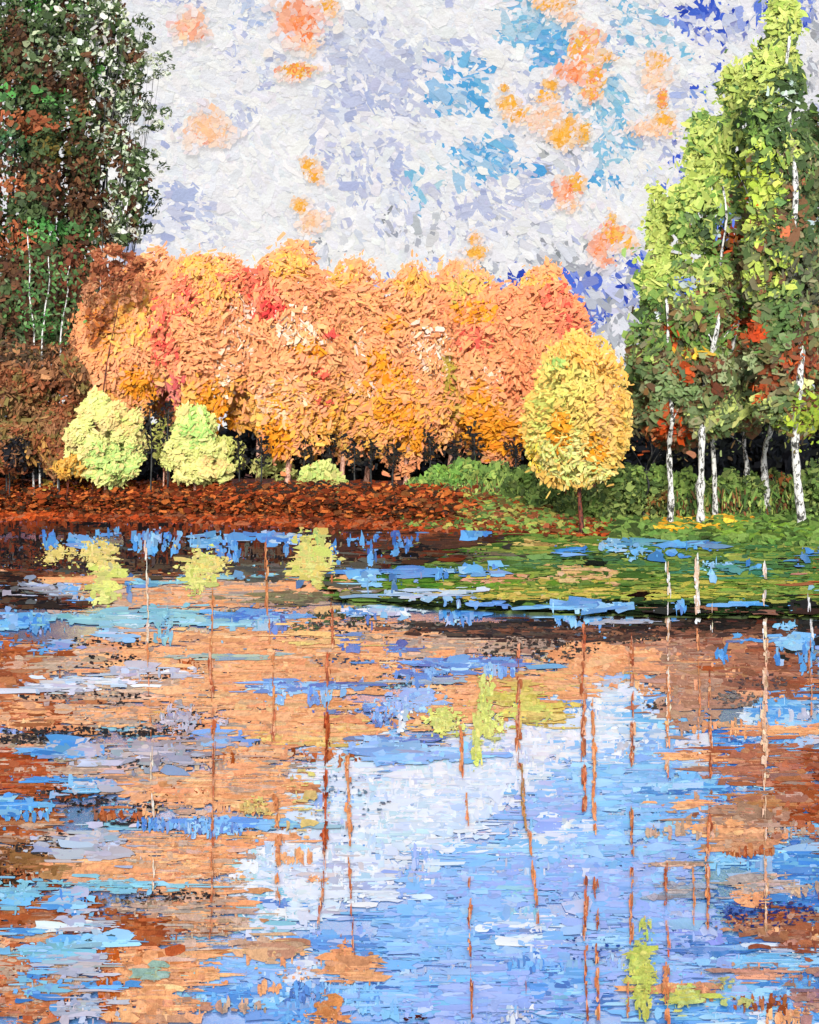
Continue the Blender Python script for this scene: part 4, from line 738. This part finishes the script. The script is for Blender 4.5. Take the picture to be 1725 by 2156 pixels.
# open blue of the lower right
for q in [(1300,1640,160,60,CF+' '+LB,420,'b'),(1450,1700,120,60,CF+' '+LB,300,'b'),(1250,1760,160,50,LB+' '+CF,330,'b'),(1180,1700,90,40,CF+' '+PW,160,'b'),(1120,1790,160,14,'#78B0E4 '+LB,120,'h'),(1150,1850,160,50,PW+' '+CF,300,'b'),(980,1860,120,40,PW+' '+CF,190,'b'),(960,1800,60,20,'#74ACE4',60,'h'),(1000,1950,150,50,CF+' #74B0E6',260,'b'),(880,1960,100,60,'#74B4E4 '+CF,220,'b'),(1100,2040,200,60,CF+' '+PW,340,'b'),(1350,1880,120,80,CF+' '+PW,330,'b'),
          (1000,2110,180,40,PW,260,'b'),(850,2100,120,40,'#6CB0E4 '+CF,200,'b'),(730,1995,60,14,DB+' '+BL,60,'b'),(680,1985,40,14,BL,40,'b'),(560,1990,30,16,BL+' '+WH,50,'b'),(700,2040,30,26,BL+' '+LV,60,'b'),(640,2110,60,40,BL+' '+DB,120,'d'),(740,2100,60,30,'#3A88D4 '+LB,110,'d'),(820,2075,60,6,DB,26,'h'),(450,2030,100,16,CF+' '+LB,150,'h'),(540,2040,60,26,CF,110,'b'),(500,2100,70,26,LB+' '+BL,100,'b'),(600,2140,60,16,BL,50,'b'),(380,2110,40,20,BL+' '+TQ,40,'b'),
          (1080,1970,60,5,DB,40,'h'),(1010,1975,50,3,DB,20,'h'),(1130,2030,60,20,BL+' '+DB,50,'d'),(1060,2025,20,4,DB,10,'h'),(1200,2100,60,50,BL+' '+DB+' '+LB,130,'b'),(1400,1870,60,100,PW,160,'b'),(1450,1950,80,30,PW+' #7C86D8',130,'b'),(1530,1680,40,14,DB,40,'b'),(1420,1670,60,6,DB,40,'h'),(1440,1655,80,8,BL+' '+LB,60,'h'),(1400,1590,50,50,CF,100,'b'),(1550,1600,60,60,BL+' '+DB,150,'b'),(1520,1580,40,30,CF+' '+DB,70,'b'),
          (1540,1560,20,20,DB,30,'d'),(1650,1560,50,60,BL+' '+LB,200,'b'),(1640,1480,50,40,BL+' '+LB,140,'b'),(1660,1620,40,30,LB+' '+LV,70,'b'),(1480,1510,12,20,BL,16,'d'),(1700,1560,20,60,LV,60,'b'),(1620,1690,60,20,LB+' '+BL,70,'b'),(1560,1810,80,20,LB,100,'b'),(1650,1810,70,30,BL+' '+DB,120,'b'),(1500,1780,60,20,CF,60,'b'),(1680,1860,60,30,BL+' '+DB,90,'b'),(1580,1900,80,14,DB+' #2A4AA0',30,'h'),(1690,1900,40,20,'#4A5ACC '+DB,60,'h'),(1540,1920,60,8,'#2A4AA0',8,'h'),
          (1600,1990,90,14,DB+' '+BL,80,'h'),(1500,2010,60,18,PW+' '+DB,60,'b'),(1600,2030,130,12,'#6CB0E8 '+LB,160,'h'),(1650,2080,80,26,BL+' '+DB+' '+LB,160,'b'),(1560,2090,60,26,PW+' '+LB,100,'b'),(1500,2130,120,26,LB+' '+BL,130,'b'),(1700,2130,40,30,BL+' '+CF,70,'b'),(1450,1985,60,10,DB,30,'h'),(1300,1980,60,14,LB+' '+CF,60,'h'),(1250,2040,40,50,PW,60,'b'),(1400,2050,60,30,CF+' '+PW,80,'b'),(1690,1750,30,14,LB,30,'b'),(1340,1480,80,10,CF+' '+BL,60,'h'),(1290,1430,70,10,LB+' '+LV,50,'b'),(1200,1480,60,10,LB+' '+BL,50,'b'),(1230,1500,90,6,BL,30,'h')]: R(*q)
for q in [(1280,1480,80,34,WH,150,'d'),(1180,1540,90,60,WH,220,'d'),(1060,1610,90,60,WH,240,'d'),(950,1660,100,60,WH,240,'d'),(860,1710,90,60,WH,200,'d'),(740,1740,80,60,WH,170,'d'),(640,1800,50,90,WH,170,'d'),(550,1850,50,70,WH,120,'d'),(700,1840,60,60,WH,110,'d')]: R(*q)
for k_ in range(90):        # small broken ripples everywhere on the open lake
    u_, v_ = rng.uniform(0, 1725), rng.uniform(1340, 2150)
    R(u_, v_, rng.uniform(20, 90), rng.uniform(4, 22), [LB, BL, CF, WH + ' ' + LV, LV, TQ, DB + ' ' + BL, PW][rng.integers(0, 8)], int(rng.uniform(8, 34)), 'hsd'[rng.integers(0, 3)])
for k_ in range(300):       # the lake goes on in the same way past both sides of the view
    u_ = rng.uniform(-700, -40) if k_ % 2 else rng.uniform(1765, 2500); v_ = 1110 + 1040 * rng.random() ** .8
    R(u_, v_, rng.uniform(40, 110), rng.uniform(8, 34), [LB + ' ' + BL, BL, CF, WH + ' ' + LV, TQ, DB + ' ' + BL, PW][rng.integers(0, 7)], 60, 'hb'[rng.integers(0, 2)])
scatter(RIP, M_RIP_REFL, 'ripple_reflections', 'blue, white and turquoise dashes of rippled water and painted sky reflection spread over the lake', 'ripple_reflections', crumbs=.5, va=.05)

TREE_REFL = []
def add_refl(*a): TREE_REFL.append(a)
# tree reflections painted as orange, tan and rust dabs
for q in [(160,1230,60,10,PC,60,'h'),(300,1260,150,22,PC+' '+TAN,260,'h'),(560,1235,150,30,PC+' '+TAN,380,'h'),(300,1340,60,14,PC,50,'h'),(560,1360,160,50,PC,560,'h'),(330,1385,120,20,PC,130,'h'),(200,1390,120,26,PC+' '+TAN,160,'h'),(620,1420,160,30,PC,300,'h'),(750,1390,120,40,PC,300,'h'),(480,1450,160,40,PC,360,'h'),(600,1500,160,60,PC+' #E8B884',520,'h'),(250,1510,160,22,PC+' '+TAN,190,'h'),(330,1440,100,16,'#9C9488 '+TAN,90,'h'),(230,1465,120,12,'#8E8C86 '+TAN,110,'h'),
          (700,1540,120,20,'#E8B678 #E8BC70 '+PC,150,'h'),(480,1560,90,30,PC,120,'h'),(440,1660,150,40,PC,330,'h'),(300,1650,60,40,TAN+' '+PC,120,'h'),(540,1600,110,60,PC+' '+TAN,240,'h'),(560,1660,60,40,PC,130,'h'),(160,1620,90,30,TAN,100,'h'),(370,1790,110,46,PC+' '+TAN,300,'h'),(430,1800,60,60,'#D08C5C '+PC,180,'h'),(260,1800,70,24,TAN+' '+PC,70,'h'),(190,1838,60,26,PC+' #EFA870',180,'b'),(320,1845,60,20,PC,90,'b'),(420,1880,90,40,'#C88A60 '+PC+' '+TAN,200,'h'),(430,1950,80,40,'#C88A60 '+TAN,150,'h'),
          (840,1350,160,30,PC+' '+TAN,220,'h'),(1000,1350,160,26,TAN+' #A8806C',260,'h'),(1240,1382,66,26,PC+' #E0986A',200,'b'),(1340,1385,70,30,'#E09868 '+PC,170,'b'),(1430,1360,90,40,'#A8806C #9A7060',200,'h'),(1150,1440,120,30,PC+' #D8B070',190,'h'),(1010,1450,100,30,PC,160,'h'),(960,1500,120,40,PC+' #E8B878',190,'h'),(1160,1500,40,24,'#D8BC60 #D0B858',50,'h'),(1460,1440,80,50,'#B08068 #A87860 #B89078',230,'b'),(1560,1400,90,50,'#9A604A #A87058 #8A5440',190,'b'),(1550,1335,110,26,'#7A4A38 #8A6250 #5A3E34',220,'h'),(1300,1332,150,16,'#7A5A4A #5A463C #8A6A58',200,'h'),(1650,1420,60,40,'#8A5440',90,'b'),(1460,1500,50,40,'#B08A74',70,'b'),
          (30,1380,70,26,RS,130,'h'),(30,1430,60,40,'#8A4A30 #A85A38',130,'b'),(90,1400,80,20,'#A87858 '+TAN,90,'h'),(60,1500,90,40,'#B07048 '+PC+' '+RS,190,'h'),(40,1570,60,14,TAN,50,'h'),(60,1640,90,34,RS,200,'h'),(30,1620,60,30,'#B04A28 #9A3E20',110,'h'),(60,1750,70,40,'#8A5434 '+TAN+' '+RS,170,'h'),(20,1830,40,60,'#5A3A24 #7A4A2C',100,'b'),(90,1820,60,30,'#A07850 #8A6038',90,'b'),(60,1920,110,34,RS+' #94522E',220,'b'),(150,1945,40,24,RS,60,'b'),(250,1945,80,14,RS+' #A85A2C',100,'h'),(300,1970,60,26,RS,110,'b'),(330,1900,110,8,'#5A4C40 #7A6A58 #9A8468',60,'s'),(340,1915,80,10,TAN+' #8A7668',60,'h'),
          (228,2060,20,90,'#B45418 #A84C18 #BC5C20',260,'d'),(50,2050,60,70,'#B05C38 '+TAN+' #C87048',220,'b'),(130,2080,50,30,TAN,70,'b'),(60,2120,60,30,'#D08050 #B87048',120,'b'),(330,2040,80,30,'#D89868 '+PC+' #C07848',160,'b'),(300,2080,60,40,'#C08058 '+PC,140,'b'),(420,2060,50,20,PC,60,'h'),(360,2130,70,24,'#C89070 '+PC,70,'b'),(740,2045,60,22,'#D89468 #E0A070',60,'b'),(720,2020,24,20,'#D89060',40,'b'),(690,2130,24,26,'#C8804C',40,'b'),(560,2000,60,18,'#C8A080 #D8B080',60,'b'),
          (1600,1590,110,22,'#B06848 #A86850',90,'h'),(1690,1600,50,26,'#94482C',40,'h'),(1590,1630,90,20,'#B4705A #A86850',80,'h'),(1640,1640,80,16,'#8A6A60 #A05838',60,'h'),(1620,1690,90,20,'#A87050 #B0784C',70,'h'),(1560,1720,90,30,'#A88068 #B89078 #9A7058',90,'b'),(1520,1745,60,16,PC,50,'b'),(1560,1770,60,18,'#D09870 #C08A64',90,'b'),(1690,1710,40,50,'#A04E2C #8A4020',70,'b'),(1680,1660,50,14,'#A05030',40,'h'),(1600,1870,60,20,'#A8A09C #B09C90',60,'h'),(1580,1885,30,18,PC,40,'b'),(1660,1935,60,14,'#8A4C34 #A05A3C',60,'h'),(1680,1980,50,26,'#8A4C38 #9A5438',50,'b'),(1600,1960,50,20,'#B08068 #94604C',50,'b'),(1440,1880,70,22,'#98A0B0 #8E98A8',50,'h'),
          (1600,2050,60,14,'#C89078 #B08878',40,'h'),(1700,2100,30,40,'#8A6A78 #A07868',40,'b'),(1480,2090,30,16,'#C88A68',30,'b'),(620,1560,120,10,'#E8C070',50,'h')]: add_refl(*q)
for k_ in range(90):
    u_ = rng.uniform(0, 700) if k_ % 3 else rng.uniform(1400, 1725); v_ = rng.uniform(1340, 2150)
    add_refl(u_, v_, rng.uniform(20, 90), rng.uniform(3, 14), [PC, TAN, PC, RS][rng.integers(0, 4)], int(rng.uniform(8, 30)), 'hsd'[rng.integers(0, 3)])
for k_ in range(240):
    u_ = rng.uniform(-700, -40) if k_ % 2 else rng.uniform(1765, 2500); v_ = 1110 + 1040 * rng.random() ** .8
    add_refl(u_, v_, rng.uniform(40, 120), rng.uniform(8, 30), [PC, TAN + ' ' + PC, RS, RS + ' ' + TAN][rng.integers(0, 4)], 60, 'hb'[rng.integers(0, 2)])
scatter(TREE_REFL, M_REFL, 'tree_reflections', 'peach, tan and rust painted tree reflections in long mats over the water', 'painted reflections', .012, .018)

DARK_REFL = []  # dark reflections of woods and banks, painted as strokes and specks
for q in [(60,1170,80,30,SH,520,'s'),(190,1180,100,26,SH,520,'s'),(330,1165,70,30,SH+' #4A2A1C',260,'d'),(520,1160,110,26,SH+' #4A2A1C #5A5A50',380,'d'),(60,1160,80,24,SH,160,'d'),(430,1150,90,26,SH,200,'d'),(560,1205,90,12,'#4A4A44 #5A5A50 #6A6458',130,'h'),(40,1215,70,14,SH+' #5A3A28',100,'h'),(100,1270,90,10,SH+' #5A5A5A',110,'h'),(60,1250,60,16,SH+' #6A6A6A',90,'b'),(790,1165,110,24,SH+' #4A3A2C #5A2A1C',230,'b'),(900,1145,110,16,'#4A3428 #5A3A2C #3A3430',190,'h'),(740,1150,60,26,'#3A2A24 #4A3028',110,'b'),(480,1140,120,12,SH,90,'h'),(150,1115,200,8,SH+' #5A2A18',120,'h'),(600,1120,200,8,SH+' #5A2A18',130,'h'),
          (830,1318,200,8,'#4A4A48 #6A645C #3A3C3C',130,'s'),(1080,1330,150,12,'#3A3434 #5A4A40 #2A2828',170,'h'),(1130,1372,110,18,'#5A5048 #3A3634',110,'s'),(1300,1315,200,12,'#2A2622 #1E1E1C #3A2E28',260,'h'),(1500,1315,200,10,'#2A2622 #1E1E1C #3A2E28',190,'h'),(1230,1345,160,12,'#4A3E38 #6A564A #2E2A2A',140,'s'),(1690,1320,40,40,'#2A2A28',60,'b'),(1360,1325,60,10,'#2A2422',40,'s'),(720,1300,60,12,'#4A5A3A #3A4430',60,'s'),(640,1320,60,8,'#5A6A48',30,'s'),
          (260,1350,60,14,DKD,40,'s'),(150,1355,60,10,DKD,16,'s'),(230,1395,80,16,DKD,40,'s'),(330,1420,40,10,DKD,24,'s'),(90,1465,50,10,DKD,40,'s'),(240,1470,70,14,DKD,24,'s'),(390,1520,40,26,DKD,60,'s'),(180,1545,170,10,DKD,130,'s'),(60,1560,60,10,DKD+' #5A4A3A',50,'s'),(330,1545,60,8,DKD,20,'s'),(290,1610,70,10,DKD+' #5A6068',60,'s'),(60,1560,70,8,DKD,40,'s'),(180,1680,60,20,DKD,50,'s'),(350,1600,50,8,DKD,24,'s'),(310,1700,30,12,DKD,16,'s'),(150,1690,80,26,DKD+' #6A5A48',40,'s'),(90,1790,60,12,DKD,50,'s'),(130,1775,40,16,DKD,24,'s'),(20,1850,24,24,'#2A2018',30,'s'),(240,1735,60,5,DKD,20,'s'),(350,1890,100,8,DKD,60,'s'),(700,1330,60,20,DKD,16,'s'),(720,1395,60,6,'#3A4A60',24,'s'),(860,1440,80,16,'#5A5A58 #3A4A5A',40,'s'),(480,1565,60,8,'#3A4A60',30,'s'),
          (870,2150,24,4,'#3A1A1A',10,'s'),(1380,1490,20,8,'#4A4440',10,'s'),(1550,1475,40,18,'#6A5E58 #8A7E78',60,'s'),(1600,1440,60,12,'#5A4A48',40,'s'),(1240,2000,60,30,'#2A4A90',16,'s'),(720,1700,80,60,'#7890A8',30,'s'),(1620,1930,90,26,'#22306A #2A4088',90,'s'),(380,1740,100,4,'#3A3A40',40,'h')]: DARK_REFL.append(q)
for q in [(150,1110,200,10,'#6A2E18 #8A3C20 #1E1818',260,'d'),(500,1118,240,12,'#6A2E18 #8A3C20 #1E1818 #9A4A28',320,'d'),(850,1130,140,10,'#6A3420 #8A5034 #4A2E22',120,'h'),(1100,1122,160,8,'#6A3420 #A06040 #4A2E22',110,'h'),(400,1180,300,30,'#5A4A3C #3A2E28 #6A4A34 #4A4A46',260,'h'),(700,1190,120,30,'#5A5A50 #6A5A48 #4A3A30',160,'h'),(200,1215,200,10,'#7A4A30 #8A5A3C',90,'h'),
          (500,1295,240,8,'#6A6A50 #8A7A5C',60,'s'),(620,1260,100,10,'#8A8460 #7A6A50',70,'h'),(1300,1330,400,12,'#8A5A44 #6A4638 #4A3630',260,'h')]: DARK_REFL.append(q)
scatter(DARK_REFL, M_REFL, 'dark_reflections', 'dark painted reflections of the woods speckled along the banks of the lake', 'painted bank reflections', .019, .023)

scatter(TOPR, M_RIP_REFL, 'blue_reflections', 'short blue and turquoise dashes of ripple and painted sky reflection along the banks and left water', 'ripple_reflections', .0235, .027, dens=.62)
LIME_REFL = []  # reflections of lime and yellow foliage, painted as patches
for q in [(122,1162,26,14,CY,40,'o'),(105,1180,20,8,CY,14,'o'),(200,1165,50,24,CY+' #D0BC70',120,'o'),(225,1200,34,16,LM+' '+CY,60,'b'),(220,1245,22,20,LM,70,'b'),(425,1195,38,34,LM+' '+CY,170,'o'),(450,1190,34,20,CY,50,'o'),(415,1225,22,20,LM,60,'b'),(660,1170,24,40,LM+' '+CY,140,'b'),(665,1190,34,34,CY+' '+LM,150,'b'),(668,1122,10,12,'#A8C870',20,'b'),(165,1222,60,6,PC,40,'h'),
          (935,1520,34,24,LM,110,'o'),(1025,1490,14,60,LM,100,'d'),(1005,1560,10,50,LM,60,'d'),(1040,1530,24,30,LM,60,'o'),(1090,1475,50,24,'#D8B868 #C8B858',70,'b'),(1130,1510,40,20,'#C8C868 #D8B868',50,'b'),(540,1700,30,20,'#D8B068 #C8B070',40,'o'),(1345,2040,24,46,'#B4C060 #C0C45C',110,'b'),(1360,2075,26,30,'#C0C45C #B0B858',90,'o'),(1355,1958,10,18,'#B4C060',16,'b'),(1440,2110,34,22,'#C0C45C #B4C080',70,'b'),(1355,2130,14,26,'#B8BC58',26,'d'),(1530,2080,20,14,'#B8B070 #A8A870',26,'s'),(1560,2120,30,10,'#B8B870',14,'o'),(660,1350,100,20,'#E8B07A',40,'h'),(330,2060,50,14,'#90B0A0',20,'b'),(640,1690,30,50,'#D8B878',26,'b')]: LIME_REFL.append(q)
scatter(LIME_REFL, M_REFL, 'lime_reflections', 'lime and cream yellow painted tree reflections in patches on the water', 'painted reflections', .028, .031, dens=.75, crumbs=1.4)

ST = []  # trunk reflections painted as broken vertical streaks
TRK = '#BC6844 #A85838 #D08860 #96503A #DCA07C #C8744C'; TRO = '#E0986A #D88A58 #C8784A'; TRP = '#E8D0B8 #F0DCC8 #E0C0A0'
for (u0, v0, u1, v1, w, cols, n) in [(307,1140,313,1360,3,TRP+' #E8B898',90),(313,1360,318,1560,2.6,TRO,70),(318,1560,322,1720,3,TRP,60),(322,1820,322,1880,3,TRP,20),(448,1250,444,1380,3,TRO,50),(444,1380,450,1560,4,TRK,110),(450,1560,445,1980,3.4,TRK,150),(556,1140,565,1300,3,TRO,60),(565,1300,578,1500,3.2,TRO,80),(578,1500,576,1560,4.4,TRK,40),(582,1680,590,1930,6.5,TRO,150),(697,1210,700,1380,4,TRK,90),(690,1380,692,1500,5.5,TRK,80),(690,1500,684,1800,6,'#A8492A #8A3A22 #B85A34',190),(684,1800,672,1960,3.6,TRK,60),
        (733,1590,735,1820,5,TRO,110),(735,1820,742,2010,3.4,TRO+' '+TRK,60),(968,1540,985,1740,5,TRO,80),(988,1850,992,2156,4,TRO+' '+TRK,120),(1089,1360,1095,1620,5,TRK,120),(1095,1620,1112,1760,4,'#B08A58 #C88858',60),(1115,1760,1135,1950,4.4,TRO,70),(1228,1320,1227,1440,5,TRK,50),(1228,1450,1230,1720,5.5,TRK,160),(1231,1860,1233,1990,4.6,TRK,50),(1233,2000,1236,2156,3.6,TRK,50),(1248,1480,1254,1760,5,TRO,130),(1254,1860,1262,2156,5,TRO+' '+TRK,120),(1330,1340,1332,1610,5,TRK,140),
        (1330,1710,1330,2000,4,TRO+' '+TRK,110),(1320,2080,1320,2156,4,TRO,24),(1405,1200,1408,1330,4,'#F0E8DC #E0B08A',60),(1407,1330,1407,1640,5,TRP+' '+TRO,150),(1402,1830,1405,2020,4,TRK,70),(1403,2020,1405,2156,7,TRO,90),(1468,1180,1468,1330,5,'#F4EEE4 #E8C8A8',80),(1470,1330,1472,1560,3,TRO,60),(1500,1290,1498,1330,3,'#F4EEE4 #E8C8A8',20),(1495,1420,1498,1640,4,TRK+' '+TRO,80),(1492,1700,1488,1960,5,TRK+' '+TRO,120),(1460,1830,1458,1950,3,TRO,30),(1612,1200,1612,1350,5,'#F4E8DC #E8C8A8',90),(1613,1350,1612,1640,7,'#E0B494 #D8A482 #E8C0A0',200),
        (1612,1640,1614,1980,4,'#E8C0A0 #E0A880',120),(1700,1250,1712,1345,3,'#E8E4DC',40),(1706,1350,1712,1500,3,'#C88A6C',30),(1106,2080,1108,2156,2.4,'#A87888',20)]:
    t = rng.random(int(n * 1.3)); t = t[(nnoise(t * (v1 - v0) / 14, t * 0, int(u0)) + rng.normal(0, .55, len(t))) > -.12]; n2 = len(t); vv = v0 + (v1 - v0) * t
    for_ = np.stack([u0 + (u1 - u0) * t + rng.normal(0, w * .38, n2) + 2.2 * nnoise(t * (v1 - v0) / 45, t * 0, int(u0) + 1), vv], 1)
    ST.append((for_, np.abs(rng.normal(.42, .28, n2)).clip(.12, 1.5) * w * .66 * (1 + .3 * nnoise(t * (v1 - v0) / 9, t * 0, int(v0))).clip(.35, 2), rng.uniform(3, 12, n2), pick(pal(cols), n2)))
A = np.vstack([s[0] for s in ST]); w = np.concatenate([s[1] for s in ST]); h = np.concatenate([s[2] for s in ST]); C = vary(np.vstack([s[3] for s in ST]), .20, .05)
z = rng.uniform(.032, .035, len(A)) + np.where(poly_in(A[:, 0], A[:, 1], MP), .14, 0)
o = poly_mesh('trunk_reflections', wshape(A[:, 0], A[:, 1], w, h, z, K=9, rag=.3, tilt=.0006), 9, vcol(C, 9, .08), M_REFL)
tag(o, 'thin rust and cream lines of painted trunk reflection running down the lake towards the viewer', 'painted trunk reflections', None, 'stuff')
